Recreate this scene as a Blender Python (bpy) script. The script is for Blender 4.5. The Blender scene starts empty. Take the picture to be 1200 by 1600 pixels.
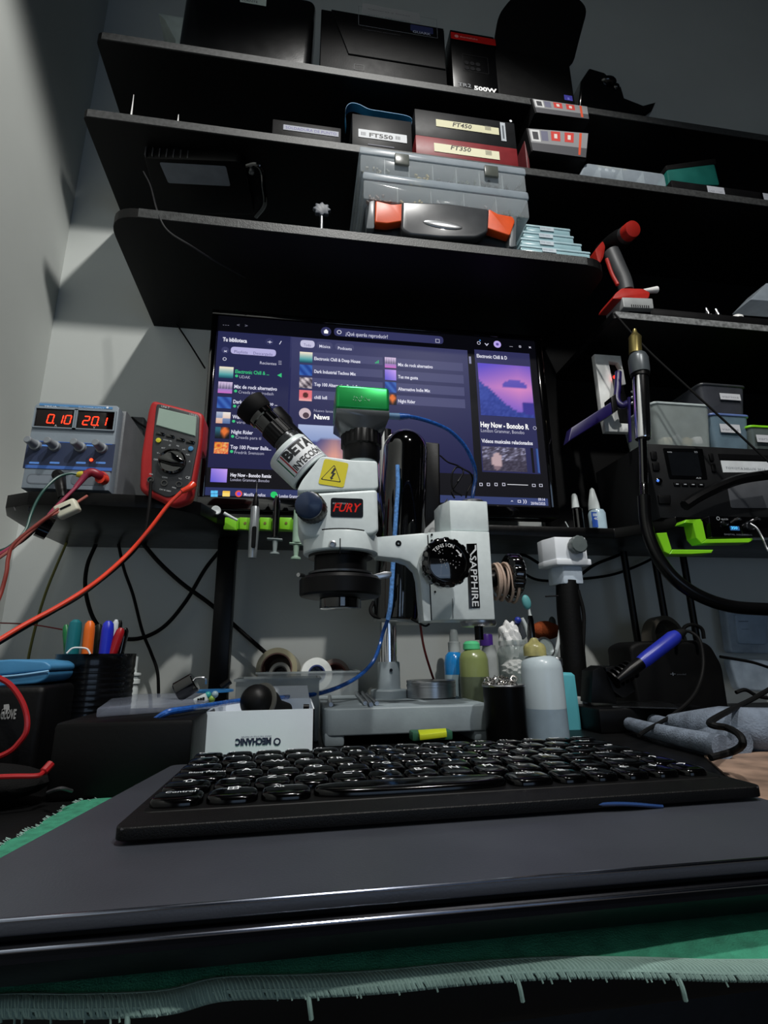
import bpy, bmesh, math, random
from math import sin, cos, pi, radians as R
from mathutils import Vector as V, Matrix as M
random.seed(7)
sc = bpy.context.scene
col = sc.collection
# ---------------------------------------------------------------- camera
FPX = 830.9
_p, _y, _r = R(15.2165), R(9.1243), R(-0.7892)
FW = V((sin(_y)*cos(_p), cos(_y)*cos(_p), sin(_p)))
_r0 = V((cos(_y), -sin(_y), 0)); _u0 = _r0.cross(FW)
RI = _r0*cos(_r) + _u0*sin(_r); UP = _u0*cos(_r) - _r0*sin(_r)
cd = bpy.data.cameras.new('camera'); cam = bpy.data.objects.new('camera', cd); col.objects.link(cam)
cd.sensor_fit = 'HORIZONTAL'; cd.sensor_width = 36; cd.lens = FPX/1200*36; cd.clip_start = .01; cd.clip_end = 50
cam.matrix_world = M(((RI.x, UP.x, -FW.x, 0), (RI.y, UP.y, -FW.y, 0), (RI.z, UP.z, -FW.z, 0), (0, 0, 0, 1)))
sc.camera = cam
# ---------------------------------------------------------------- light and exposure
sc.view_settings.view_transform = 'Standard'; sc.view_settings.look = 'None'
sc.view_settings.gamma = 1; sc.view_settings.use_curve_mapping = False
sc.view_settings.exposure = 0.0
w = bpy.data.worlds.new('world'); sc.world = w; w.use_nodes = True
w.node_tree.nodes['Background'].inputs[0].default_value = (.75, .85, 1, 1)
w.node_tree.nodes['Background'].inputs[1].default_value = .05
def lamp(name, kind, loc, power, color, size=.05, rot=None, size_y=None):
    l = bpy.data.lights.new(name, kind); l.energy = power; l.color = color
    if kind == 'AREA':
        l.shape = 'RECTANGLE'; l.size = size; l.size_y = size_y or size
    else: l.shadow_soft_size = size
    o = bpy.data.objects.new(name, l); o.location = loc; col.objects.link(o)
    if rot: o.rotation_euler = rot
    return o
for _loc, _pw in (((.13, -.04, 1.72), 70), ((.62, -.74, 1.72), 78)):     # two recessed downlights in the ceiling
    _l = lamp('ceiling_downlight', 'SPOT', _loc, _pw, (1, .985, .95), .035)
    _l.data.spot_size = R(116); _l.data.spot_blend = .18
lamp('low_blue_fill', 'AREA', (.5, -2.1, .0), 4.2, (.50, .70, 1.0), 1.2, (R(90), 0, 0), .8)  # added bluish fill from low behind the camera; its source is unseen
# ---------------------------------------------------------------- helpers
def ray(px, py): return FW*FPX + RI*(px-600) - UP*(py-800)
def at(px, py, y=None, z=None, x=None):
    d = ray(px, py)
    if y is not None: return d*(y/d.y)
    if z is not None: return d*(z/d.z)
    return d*(x/d.x)
def mpp(px, py, y): return (at(px+1, py, y=y)-at(px, py, y=y)).length
def lin(h):
    if isinstance(h, str):
        h = h.lstrip('#'); h = [int(h[i:i+2], 16)/255 for i in (0, 2, 4)]
    return tuple(c/12.92 if c <= .04045 else ((c+.055)/1.055)**2.4 for c in h)
_mats = {}
def mat(name, c, rough=.5, metal=0, noise=.12, nscale=40, bump=0, bscale=300, trans=0, alpha=1, coat=0, emit=0, ior=1.45, sss=0, stretch=None):
    if name in _mats: return _mats[name]
    m = bpy.data.materials.new(name); m.use_nodes = True; nt = m.node_tree; b = nt.nodes['Principled BSDF']
    c = lin(c); L = nt.links
    if max(c) < .025 and not emit: c = tuple(v*.45 for v in c); b.inputs['Specular IOR Level'].default_value = .5 if rough < .25 else .22
    tc = nt.nodes.new('ShaderNodeTexCoord'); co = tc.outputs['Object']
    if stretch:
        mp = nt.nodes.new('ShaderNodeMapping'); mp.inputs['Scale'].default_value = stretch; L.new(co, mp.inputs[0]); co = mp.outputs[0]
    n = nt.nodes.new('ShaderNodeTexNoise'); n.inputs['Scale'].default_value = nscale; n.inputs['Detail'].default_value = 5
    L.new(co, n.inputs['Vector'])
    rp = nt.nodes.new('ShaderNodeValToRGB'); rp.color_ramp.elements[0].position = .3; rp.color_ramp.elements[1].position = .7
    rp.color_ramp.elements[0].color = tuple(max(0, v*(1-noise)) for v in c)+(1,)
    rp.color_ramp.elements[1].color = tuple(min(1, v*(1+noise)) for v in c)+(1,)
    L.new(n.outputs['Fac'], rp.inputs[0]); L.new(rp.outputs[0], b.inputs['Base Color'])
    mr = nt.nodes.new('ShaderNodeMapRange'); mr.inputs['To Min'].default_value = max(.02, rough*.85); mr.inputs['To Max'].default_value = min(1, rough*1.15)
    L.new(n.outputs['Fac'], mr.inputs['Value']); L.new(mr.outputs[0], b.inputs['Roughness'])
    b.inputs['Metallic'].default_value = metal; b.inputs['IOR'].default_value = ior
    b.inputs['Transmission Weight'].default_value = trans; b.inputs['Alpha'].default_value = alpha
    b.inputs['Coat Weight'].default_value = coat; b.inputs['Coat Roughness'].default_value = .05
    if sss: b.inputs['Subsurface Weight'].default_value = sss; b.inputs['Subsurface Scale'].default_value = .01
    if emit:
        b.inputs['Emission Color'].default_value = c+(1,); b.inputs['Emission Strength'].default_value = emit
    if bump:
        n2 = nt.nodes.new('ShaderNodeTexNoise'); n2.inputs['Scale'].default_value = bscale; n2.inputs['Detail'].default_value = 3
        L.new(co, n2.inputs['Vector'])
        bp = nt.nodes.new('ShaderNodeBump'); bp.inputs['Strength'].default_value = bump; bp.inputs['Distance'].default_value = .001
        L.new(n2.outputs['Fac'], bp.inputs['Height']); L.new(bp.outputs[0], b.inputs['Normal'])
    _mats[name] = m; return m
def colmat(name, emit=0, rough=.6):
    if name in _mats: return _mats[name]
    m = bpy.data.materials.new(name); m.use_nodes = True; nt = m.node_tree; b = nt.nodes['Principled BSDF']
    a = nt.nodes.new('ShaderNodeVertexColor'); a.layer_name = 'Col'
    b.inputs['Roughness'].default_value = rough
    if emit:
        b.inputs['Base Color'].default_value = (.01, .01, .012, 1)
        nt.links.new(a.outputs[0], b.inputs['Emission Color']); b.inputs['Emission Strength'].default_value = emit
    else: nt.links.new(a.outputs[0], b.inputs['Base Color'])
    _mats[name] = m; return m
def plastic(c, r=.35, **k): return mat('plastic_%s_%s_%s' % (c, r, '_'.join(map(str, k.values()))), c, r, **k)

def tag(o, label=None, cat=None, group=None, kind=None):
    if label: o['label'] = label
    if cat: o['category'] = cat
    if group: o['group'] = group
    if kind: o['kind'] = kind
    return o
def wloc(o):
    p = V((0, 0, 0))
    while o: p += V(o.location); o = o.parent
    return p
def thing(name, label, cat, loc, group=None):
    o = bpy.data.objects.new(name, None); o.location = loc; o.empty_display_size = .02; col.objects.link(o)
    return tag(o, label, cat, group)
def link_mesh(name, me, mats, parent, smooth=35):
    if not isinstance(mats, (list, tuple)): mats = [mats]
    for m in mats: me.materials.append(m)
    vs = [v.co for v in me.vertices]
    lo = V([min(v[i] for v in vs) for i in range(3)]); hi = V([max(v[i] for v in vs) for i in range(3)])
    org = V(((lo.x+hi.x)/2, (lo.y+hi.y)/2, lo.z))
    me.transform(M.Translation(-org))
    o = bpy.data.objects.new(name, me); o.location = org - (wloc(parent) if parent else V((0, 0, 0))); o.parent = parent
    col.objects.link(o)
    if smooth:
        me.shade_smooth(); me.set_sharp_from_angle(angle=R(smooth))
    return o
def basis(axis):
    a = V(axis).normalized(); t = V((0, 0, 1)) if abs(a.z) < .9 else V((1, 0, 0))
    x = t.cross(a).normalized(); y = a.cross(x); return x, y, a
def catmull(P, n=8):
    P = [V(p) for p in P]
    if len(P) < 3: return P
    out = []; Q = [P[0]*2-P[1]]+P+[P[-1]*2-P[-2]]
    for i in range(1, len(Q)-2):
        a, b, c, d = Q[i-1:i+3]
        for k in range(n):
            t = k/n
            out.append(.5*((2*b)+(c-a)*t+(2*a-5*b+4*c-d)*t*t+(3*b-a-3*c+d)*t**3))
    out.append(P[-1]); return out
class G:
    def __init__(s): s.v = []; s.f = []; s.m = []; s.mi = 0
    def _add(s, bm, mi=None):
        bm.normal_update(); o = len(s.v); bm.verts.index_update()
        s.v += [v.co.copy() for v in bm.verts]
        for f in bm.faces: s.f.append([o+v.index for v in f.verts]); s.m.append(s.mi if mi is None else mi)
        bm.free(); return s
    def raw(s, vs, fs):
        o = len(s.v); s.v += [V(v) for v in vs]
        for f in fs: s.f.append([o+i for i in f]); s.m.append(s.mi)
        return s
    def box(s, c, d, bev=0, rot=None, seg=2):
        bm = bmesh.new(); bmesh.ops.create_cube(bm, size=1)
        bmesh.ops.scale(bm, vec=V(d), verts=bm.verts)
        if bev: bmesh.ops.bevel(bm, geom=bm.edges[:], offset=min(bev, min(d)*.49), segments=seg, profile=.5, affect='EDGES')
        if rot is not None: bmesh.ops.transform(bm, matrix=rot.to_4x4(), verts=bm.verts)
        bmesh.ops.translate(bm, vec=V(c), verts=bm.verts); return s._add(bm)
    def span(s, a, b, bev=0, seg=2):      # box between two corners
        a, b = V(a), V(b); return s.box((a+b)/2, [abs(b[i]-a[i]) for i in range(3)], bev, seg=seg)
    def prism(s, poly, vec, bev=0, seg=2, sidebev=False):
        bm = bmesh.new(); vec = V(vec); P = [V(p) for p in poly]
        a = [bm.verts.new(p) for p in P]; b = [bm.verts.new(p+vec) for p in P]; n = len(P)
        bm.faces.new(a); bm.faces.new(b[::-1])
        for i in range(n): bm.faces.new((a[i], b[i], b[(i+1) % n], a[(i+1) % n]))
        bmesh.ops.recalc_face_normals(bm, faces=bm.faces)
        if bev:
            E = bm.edges[:] if sidebev else [e for e in bm.edges if len({v in a for v in e.verts}) == 1]
            bmesh.ops.bevel(bm, geom=E, offset=bev, segments=seg, profile=.5, affect='EDGES', clamp_overlap=True)
        return s._add(bm)
    def tube(s, pts, r, seg=10, n=8, cap=True):
        P = catmull(pts, n) if n else [V(p) for p in pts]
        rr = (lambda t: r) if not callable(r) else r
        vs = []; fs = []; N = len(P); up = None
        for i, p in enumerate(P):
            d = (P[min(i+1, N-1)]-P[max(i-1, 0)])
            if d.length < 1e-9: d = V((0, 0, 1))
            d.normalize()
            if up is None: x, y, _ = basis(d)
            else:
                x = up - d*up.dot(d)
                if x.length < 1e-6: x = basis(d)[0]
                x.normalize(); y = d.cross(x)
            up = x; q = rr(i/(N-1))
            for k in range(seg): vs.append(p+(x*cos(2*pi*k/seg)+y*sin(2*pi*k/seg))*q)
        for i in range(N-1):
            for k in range(seg): fs.append((i*seg+k, i*seg+(k+1) % seg, (i+1)*seg+(k+1) % seg, (i+1)*seg+k))
        if cap: fs.append(tuple(range(seg))[::-1]); fs.append(tuple((N-1)*seg+k for k in range(seg)))
        return s.raw(vs, fs)
    def lathe(s, o, axis, prof, seg=32, ribs=0, rib=0, sx=1, sy=1):
        x, y, a = basis(axis); o = V(o); vs = []; fs = []
        for r, h, *q in prof:
            for k in range(seg):
                t = 2*pi*k/seg; rr = max(r, 1e-5)
                if q and q[0]: rr *= 1+rib*(1 if (k*ribs*2//seg) % 2 else 0)
                vs.append(o+a*h+x*cos(t)*rr*sx+y*sin(t)*rr*sy)
        n = len(prof)
        for i in range(n-1):
            for k in range(seg): fs.append((i*seg+k, i*seg+(k+1) % seg, (i+1)*seg+(k+1) % seg, (i+1)*seg+k))
        if prof[0][0] > 1e-4: fs.append(tuple(range(seg))[::-1])
        if prof[-1][0] > 1e-4: fs.append(tuple((n-1)*seg+k for k in range(seg)))
        return s.raw(vs, fs)
    def cyl(s, a, b, r, r2=None, seg=24):
        a, b = V(a), V(b); d = b-a; return s.lathe(a, d, [(r, 0), (r if r2 is None else r2, d.length)], seg)
    def ball(s, c, r, seg=20, sc=(1, 1, 1), rot=None):
        bm = bmesh.new(); bmesh.ops.create_uvsphere(bm, u_segments=seg, v_segments=seg//2+2, radius=r)
        bmesh.ops.scale(bm, vec=V(sc), verts=bm.verts)
        if rot is not None: bmesh.ops.transform(bm, matrix=rot.to_4x4(), verts=bm.verts)
        bmesh.ops.translate(bm, vec=V(c), verts=bm.verts); return s._add(bm)
    def build(s, name, mats, parent=None, smooth=35, **k):
        me = bpy.data.meshes.new(name); me.from_pydata([tuple(v) for v in s.v], [], s.f); me.validate(); me.update()
        bm = bmesh.new(); bm.from_mesh(me); bmesh.ops.recalc_face_normals(bm, faces=bm.faces); bm.to_mesh(me); bm.free()
        if len(s.m) == len(me.polygons): me.polygons.foreach_set('material_index', s.m)
        return tag(link_mesh(name, me, mats, parent, smooth), **k)
def pts(L, y): return [at(a, b, y=y) for a, b in L]
def rnd(L, r, n=4):       # round the corners of a 2-D outline
    out = []
    for i in range(len(L)):
        p0, p, p1 = V(L[i-1]), V(L[i]), V(L[(i+1) % len(L)])
        a, b = (p0-p), (p1-p); q = min(r, a.length*.45, b.length*.45)
        A = p+a.normalized()*q; B = p+b.normalized()*q
        for k in range(n+1):
            t = k/n; out.append(tuple(A*(1-t)**2+p*2*t*(1-t)+B*t*t))
    return out
# ---- text and flat prints
_tx = {}
def glyphs(s, bold=0, slant=0):
    k = (s, bold, slant)
    if k not in _tx:
        c = bpy.data.curves.new('t', 'FONT'); c.body = s; c.size = 1; c.offset = bold; c.shear = slant; c.resolution_u = 2
        o = bpy.data.objects.new('t', c); col.objects.link(o)
        bpy.context.view_layer.update()
        me = bpy.data.meshes.new_from_object(o.evaluated_get(bpy.context.evaluated_depsgraph_get()))
        vs = [(v.co.x, v.co.y) for v in me.vertices]; fs = [tuple(p.vertices) for p in me.polygons]
        bpy.data.objects.remove(o); bpy.data.curves.remove(c); bpy.data.meshes.remove(me)
        x0 = min(v[0] for v in vs) if vs else 0; x1 = max(v[0] for v in vs) if vs else 1
        _tx[k] = (vs, fs, x0, x1)
    return _tx[k]
class Print:               # coloured flat shapes laid on a surface, metres: x right, y up from the origin
    def __init__(s, o, u, v, eps=.00012, wrap=None):
        s.o = V(o); s.u = V(u).normalized(); s.v = V(v).normalized(); s.n = s.u.cross(s.v).normalized()
        s.eps = eps; s.V = []; s.F = []; s.C = []; s.wrap = wrap; s.l = 1
    def P(s, x, y, l):
        if s.wrap: return s.wrap(x, y, l*s.eps)
        return s.o+s.u*x+s.v*y+s.n*(l*s.eps)
    def add(s, P2, F, C, l=None):
        l = s.l if l is None else l; s.l = l; o = len(s.V)
        s.V += [s.P(x, y, l) for x, y in P2]
        for f in F: s.F.append([o+i for i in f])
        s.C += C if isinstance(C, list) else [lin(C)]*len(P2)
        return s
    def poly(s, P2, c, l=None): return s.add(P2, [tuple(range(len(P2)))], c, l)
    def rect(s, x0, y0, x1, y1, c, l=None, r=0):
        L = [(x0, y0), (x1, y0), (x1, y1), (x0, y1)]
        if s.wrap:
            n = 60; P2 = [(x0+(x1-x0)*i/n, y) for i in range(n+1) for y in (y0, y1)]
            return s.add(P2, [(2*i, 2*i+2, 2*i+3, 2*i+1) for i in range(n)], c, l)
        return s.poly(rnd(L, r) if r else L, c, l)
    def frame(s, x0, y0, x1, y1, t, c, l=None):
        s.rect(x0, y0, x1, y0+t, c, l); s.rect(x0, y1-t, x1, y1, c, l); s.rect(x0, y0, x0+t, y1, c, l); s.rect(x1-t, y0, x1, y1, c, l); return s
    def disc(s, x, y, r, c, l=None, n=20): return s.poly([(x+r*cos(2*pi*k/n), y+r*sin(2*pi*k/n)) for k in range(n)], c, l)
    def ring(s, x, y, r, t, c, l=None, n=24):
        P2 = [(x+q*cos(2*pi*k/n), y+q*sin(2*pi*k/n)) for k in range(n) for q in (r, r-t)]
        return s.add(P2, [(2*k, (2*k+2) % (2*n), (2*k+3) % (2*n), 2*k+1) for k in range(n)], c, l)
    def text(s, t, x, y, h, c, l=None, w=None, al='L', bold=0, slant=0, rot=0):
        vs, fs, a, b = glyphs(t, bold, slant); k = h/.7; kx = k if w is None else w/(b-a)
        off = {'L': 0, 'C': -.5, 'R': -1}[al]*(b-a)*kx
        if s.wrap:           # cut the letters into narrow strips so that they bend with the surface
            bm = bmesh.new(); bv = [bm.verts.new((vx, vy, 0)) for vx, vy in vs]
            for f in fs:
                try: bm.faces.new([bv[i] for i in f])
                except ValueError: pass
            for i in range(1, 60):
                bmesh.ops.bisect_plane(bm, geom=bm.verts[:]+bm.edges[:]+bm.faces[:], plane_co=(a+(b-a)*i/60, 0, 0), plane_no=(1, 0, 0))
            bm.verts.index_update(); vs = [(v.co.x, v.co.y) for v in bm.verts]; fs = [tuple(v.index for v in f.verts) for f in bm.faces]; bm.free()
        P2 = [((vx-a)*kx+off, vy*k) for vx, vy in vs]; cr, sr = cos(rot), sin(rot)
        P2 = [(x+px*cr-py*sr, y+px*sr+py*cr) for px, py in P2]
        return s.add(P2, fs, c, l)
    def grad(s, x0, y0, x1, y1, fn, n=12, l=None):
        P2 = [(x0+(x1-x0)*i/n, y0+(y1-y0)*j/n) for j in range(n+1) for i in range(n+1)]
        C = [lin(fn(i/n, j/n)) for j in range(n+1) for i in range(n+1)]
        F = [(j*(n+1)+i, j*(n+1)+i+1, (j+1)*(n+1)+i+1, (j+1)*(n+1)+i) for j in range(n) for i in range(n)]
        return s.add(P2, F, C, l)
    def build(s, name, m, parent=None, label=None):
        me = bpy.data.meshes.new(name); me.from_pydata([tuple(v) for v in s.V], [], s.F); me.update()
        ca = me.color_attributes.new('Col', 'FLOAT_COLOR', 'POINT')
        for i, c in enumerate(s.C): ca.data[i].color = (*c, 1)
        return tag(link_mesh(name, me, m, parent, 0), label)
def prect(pr, a, b, c, d, colr, l=1, r=0):
    A, B = pq(pr, a, b), pq(pr, c, d); pr.rect(A[0], B[1], B[0], A[1], colr, l, r)
def ptext(pr, s, a, b, c, hpx, colr, l=2, **k):
    A, B = pq(pr, a, b), pq(pr, c, b); pr.text(s, A[0], A[1], hpx*.00093, colr, l, w=B[0]-A[0], **k)
def facing(px, py, y):     # a print on a plane facing the room (normal -Y), origin at a photo pixel
    return Print(at(px, py, y=y-.0003), (1, 0, 0), (0, 0, 1))
def pq(pr, px, py):        # photo pixel -> print coordinates on its plane
    d = ray(px, py); t = pr.o.dot(pr.n)/d.dot(pr.n); q = d*t-pr.o; return q.dot(pr.u), q.dot(pr.v)
def dup(root, delta, label=None, group=None):
    r = root.copy(); col.objects.link(r); r.location = V(root.location)+V(delta)
    if label: r['label'] = label
    if group: r['group'] = group
    for ch in list(root.children):
        c = ch.copy(); col.objects.link(c); c.parent = r
        for g in list(ch.children):
            d = g.copy(); col.objects.link(d); d.parent = c
    return r
MP = colmat('print'); MPG = colmat('print_glossy', rough=.25); MSCR = colmat('screen_pixels', emit=1.0, rough=.35); MSCR.node_tree.nodes['Principled BSDF'].inputs['Specular IOR Level'].default_value = .06; MLED = colmat('led_digits', emit=4.0)
BLK = mat('black_plastic', '#101012', .42, bump=.05); BLKG = mat('black_gloss', '#060607', .08, coat=1, noise=.05)
BLKM = mat('black_metal', '#0b0b0c', .35, bump=.03); RUB = mat('black_rubber', '#0c0c0d', .7)
CHR = mat('chrome', '#d8d8da', .12, metal=1, noise=.03); ALU = mat('brushed_metal', '#b8babd', .32, metal=1, stretch=(1, 1, 20))
SCOPE = mat('scope_paint', '#d3dcdc', .34, noise=.04, nscale=120, bump=.03, bscale=900)
ZT = -.098              # table top
# ---------------------------------------------------------------- the room
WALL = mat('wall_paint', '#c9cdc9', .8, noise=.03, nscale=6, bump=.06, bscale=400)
WALL2 = mat('wall_low_bounce', '#2c2d2e', .8, noise=.03, nscale=6)  # unseen walls and ceiling, darkened to cut bounced light and reflections
def struct(name, g, m): return g.build(name, m, kind='structure')
struct('wall_back', G().span((-.553, 1.0, -.85), (2.46, 1.06, 2.10)), WALL)
struct('wall_left', G().span((-.553, -2.26, -.85), (-.493, 1.0, 2.10)), WALL)
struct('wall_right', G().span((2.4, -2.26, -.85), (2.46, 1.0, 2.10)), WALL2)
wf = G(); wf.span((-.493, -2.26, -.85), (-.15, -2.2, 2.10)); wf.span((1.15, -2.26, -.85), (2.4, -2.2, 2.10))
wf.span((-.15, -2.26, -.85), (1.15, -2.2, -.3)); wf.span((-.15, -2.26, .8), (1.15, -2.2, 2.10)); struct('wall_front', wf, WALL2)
wi = G(); 
for a, b in (((-.15, -.3), (1.15, -.26)), ((-.15, .76), (1.15, .8)), ((-.15, -.26), (-.11, .76)), ((1.11, -.26), (1.15, .76)), ((.48, -.26), (.52, .76))):
    wi.span((a[0], -2.25, a[1]), (b[0], -2.21, b[1]))
struct('window_1', wi, plastic('#e6e6e6'))  # unseen frame added behind the blue fill
struct('floor', G().span((-.553, -2.26, -.9), (2.46, 1.06, -.85)), mat('floor_tile', '#55504a', .5, noise=.2, nscale=5))
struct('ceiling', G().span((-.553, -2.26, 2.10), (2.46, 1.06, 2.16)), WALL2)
# ---------------------------------------------------------------- workbench and shelves
SHELF = mat('black_melamine', '#0d0d0e', .5, noise=.25, nscale=90, bump=.25, bscale=700)
EDGE = mat('grey_edge_band', '#3c3d3d', .5, noise=.35, nscale=160, bump=.3, bscale=900)
EDGEW = mat('worn_black_edge', '#343636', .45, noise=.5, nscale=120, bump=.4, bscale=500)
EDGES = mat('worn_silver_edge', '#7c7e7e', .4, metal=.3, noise=.5, nscale=120, bump=.4, bscale=500)
wb = thing('workbench', 'dark workbench top carrying the microscope and keyboard', 'workbench', (.6, .6, -.85))
G().span((-.46, .222, ZT-.03), (1.7, .995, ZT), .003).build('tabletop', mat('dark_bench_top', '#121213', .45, noise=.3, nscale=20, bump=.1), wb)
G().span((-.44, .245, -.80), (1.68, .257, ZT-.03), .001).build('front_panel', mat('deep_black', '#050506', .5, bump=.1), wb)  # black sheet added below the top, standing in for the shade there
for x, y in ((-.42, .28), (1.6, .28), (-.42, .94), (1.6, .94)):
    G().span((x-.02, y-.02, -.85), (x+.02, y+.02, ZT-.03), .002).build('leg', BLKM, wb)
def shelf(name, label, outline, z0, z1, y_edge=None, ex=None, edge=EDGE, bev=.0008):
    t = thing(name, label, 'shelf', (outline[0][0], outline[0][1], z0))
    G().prism([(x, y, z0) for x, y in outline], (0, 0, z1-z0), bev, 1, True).build('shelf_board', SHELF, t)
    if ex: G().span((ex[0], y_edge-.0012, z0+.0008), (ex[1], y_edge+.0006, z1-.0008), .0004, 1).build('edge_band', edge, t)
    return t
shelf('wall_shelf', 'long black top shelf carrying the black cases and the power supply carton', [(-.386, 1.0)]+rnd([(-.386, 1.2), (-.386, .76), (1.55, .76), (1.55, 1.2)], .012)[5:15]+[(1.55, 1.0)], 1.067, 1.085, .76, (-.376, 1.54))
shelf('wall_shelf', 'long black middle shelf with grey front edge carrying the carton boxes with model labels', [(-.384, 1.0)]+rnd([(-.384, 1.2), (-.384, .76), (1.55, .76), (1.55, 1.2)], .006)[5:15]+[(1.55, 1.0)], .887, .905, .76, (-.378, 1.54))
s3 = shelf('wall_shelf', 'lowest black shelf above the screen with rounded front corners carrying the parts organisers',
      [(-.306, 1.0)]+rnd([(-.306, 1.3), (-.306, .715), (.525, .715), (.525, 1.3)], .045, 7)[8:24]+[(.525, 1.0)], .652, .670, .715, (-.26, .48), EDGEW)
s4 = shelf('wall_shelf', 'black shelf to the right of the screen with worn silver edge under the cordless drill',
      [(.548, 1.0)]+rnd([(.548, 1.2), (.548, .76), (1.55, .76), (1.55, 1.2)], .006)[5:15]+[(1.55, 1.0)], .585, .600, .76, (.552, 1.54), EDGES)
G().span((.585, .768, .600), (1.5, .985, .622), .003).build('storage_tray', BLK, None, label='flat black tray on the shelf right of the screen behind the silver edge', cat='tray')
O = [(-.404, .785), (-.385, .742), (-.35, .722), (-.28, .717), (-.17, .725), (-.14, .75), (-.125, .80), (-.10, .83), (.0, .832), (.545, .838), (.575, .80), (.60, .752), (1.55, .752), (1.55, .999), (-.409, .999), (-.412, .86)]
ds = thing('desk_shelf', 'black raised desk shelf with curved front carrying the power supply, multimeter and monitor', 'shelf', (.3, .9, .195))
G().prism([(x, y, .195) for x, y in O], (0, 0, .018), .001, 2, True).build('shelf_board', mat('black_laminate', '#0a0a0b', .3, noise=.2, nscale=60, bump=.1), ds)
for x in (at(346, 980, y=.9).x, 1.35):
    G().span((x-.0145, .90, ZT), (x+.0145, .93, .195), .002).build('leg', BLKM, ds)
struct('wall_panel', G().span((.49, .985, .22), (2.2, .998, .887)), mat('black_panel', '#070708', .6, noise=.1))
# ---------------------------------------------------------------- monitor
YM = .855
mon = thing('computer_monitor', 'large black monitor showing a music player with a purple mountain cover', 'monitor', (.14, .9, .213))
g = G(); A = at(318, 488, y=YM); B = at(872, 822, y=YM)
x0, x1 = -.166, .452; z0, z1 = .232, .599
g.mi = 0; g.span((x0, YM+.002, z0), (x1, YM+.03, z1), .004)
g.span((x0+.12, YM+.03, z0+.05), (x1-.12, YM+.06, z1-.08), .012)
g.build('housing', BLK, mon)
g = G(); s0 = at(321, 779, y=YM); s1 = at(837.5, 532.5, y=YM)
sx0, sx1, sz0, sz1 = -.1555, .439, .2515, .5895
for a, b in (((x0, z0), (x1, sz0)), ((x0, sz1), (x1, z1)), ((x0, sz0), (sx0, sz1)), ((sx1, sz0), (x1, sz1))):
    g.span((a[0], YM-.004, a[1]), (b[0], YM+.004, b[1]), .0012)
g.build('bezel', BLKG, mon)
G().prism([(x, y, .213) for x, y in rnd([(.06, .875), (.24, .875), (.24, .95), (.06, .95)], .02)], (0, 0, .008), .002).build('stand_foot', BLK, mon)
G().span((.125, .89, .221), (.175, .915, .40), .004).build('stand_neck', BLK, mon)
S = Print((sx0, YM+.0005, sz0), (1, 0, 0), (0, 0, 1), .00006)
S.rect(0, 0, sx1-sx0, sz1-sz0, '#040409', 0)
K = 1/mpp(600, 650, YM)
def q(x, y): return pq(S, x, y)
def box4(a, b, c, d, colr, l, r=0):
    p, r_ = q(a, b), q(c, d); S.rect(p[0], r_[1], r_[0], p[1], colr, l, r)
def tx(s, a, b, c, h, colr='#dcdcee', bold=.01, l=6):
    p = q(a, b); r_ = q(c, b); S.text(s, p[0], p[1], h*mpp(a, b, YM), colr, l, w=r_[0]-p[0], bold=bold)
def pic(a, b, c, d, fn, l=6, n=12): p, r_ = q(a, b), q(c, d); S.grad(p[0], r_[1], r_[0], p[1], fn, n, l)
def mix(a, b, t):
    t = max(0, min(1, t)); a, b = [[int(h[i:i+2], 16)/255 for i in (1, 3, 5)] for h in (a, b)]
    return tuple(a[i]*(1-t)+b[i]*t for i in range(3))
for (a, b, c, d, t, m_) in ((341, 517, 449, 735, '#25284e', '#1a1c42'), (454, 526, 742, 741, '#3a3c62', '#181a42'), (741, 546, 845, 741, '#2f3058', '#242650')):
    pic(a, b, c, d, lambda u, v, t=t, m_=m_: mix(m_, t, v*1.1), 1, 8)
pic(321, 761, 857, 790.5, lambda u, v: mix('#28305c', '#34406e', u), 1, 6)
# header
tx('...', 348, 508, 358, 2, '#aaaabc'); tx('<   >', 370, 510, 387, 5, '#6c6c7c')
p = q(509.5, 518); S.disc(*p, 9*.00104, '#31335a', 2); S.disc(*p, 9*.00104, '#31335a', 3)
hx, hy = p; S.poly([(hx-.0045, hy), (hx, hy+.0048), (hx+.0045, hy)], '#ffffff', 5); S.rect(hx-.0036, hy-.0042, hx+.0036, hy+.0006, '#ffffff', 5)
box4(522, 512, 693, 538, '#32345c', 3, .012)
S.ring(*q(530, 519), .0042, .0012, '#dcdce8', 5); tx('¿Qué querés reproducir?', 540, 524, 606, 6.5, '#c8c8dc')
S.frame(*q(680.5, 535.5), *[v for v in (q(680.5, 535.5)[0]+.008, q(680.5, 535.5)[1]+.008)], .001, '#b8b8cc', 6)
S.ring(*q(748, 536), .0035, .001, '#c8c8dc', 5); S.disc(*q(750, 532), .0012, '#4fa0ff', 6); tx('v', 757, 540, 764, 6, '#c8c8dc'); S.disc(*q(777, 538), .0075, '#b7a4e8', 4); S.disc(*q(777, 538), .003, '#5a4a9a', 5)
tx('-', 796, 542, 801, 2); S.frame(*q(811, 543), q(811, 543)[0]+.004, q(811, 543)[1]+.004, .0007, '#dcdcee', 5); tx('x', 826, 544, 830, 4)
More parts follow.
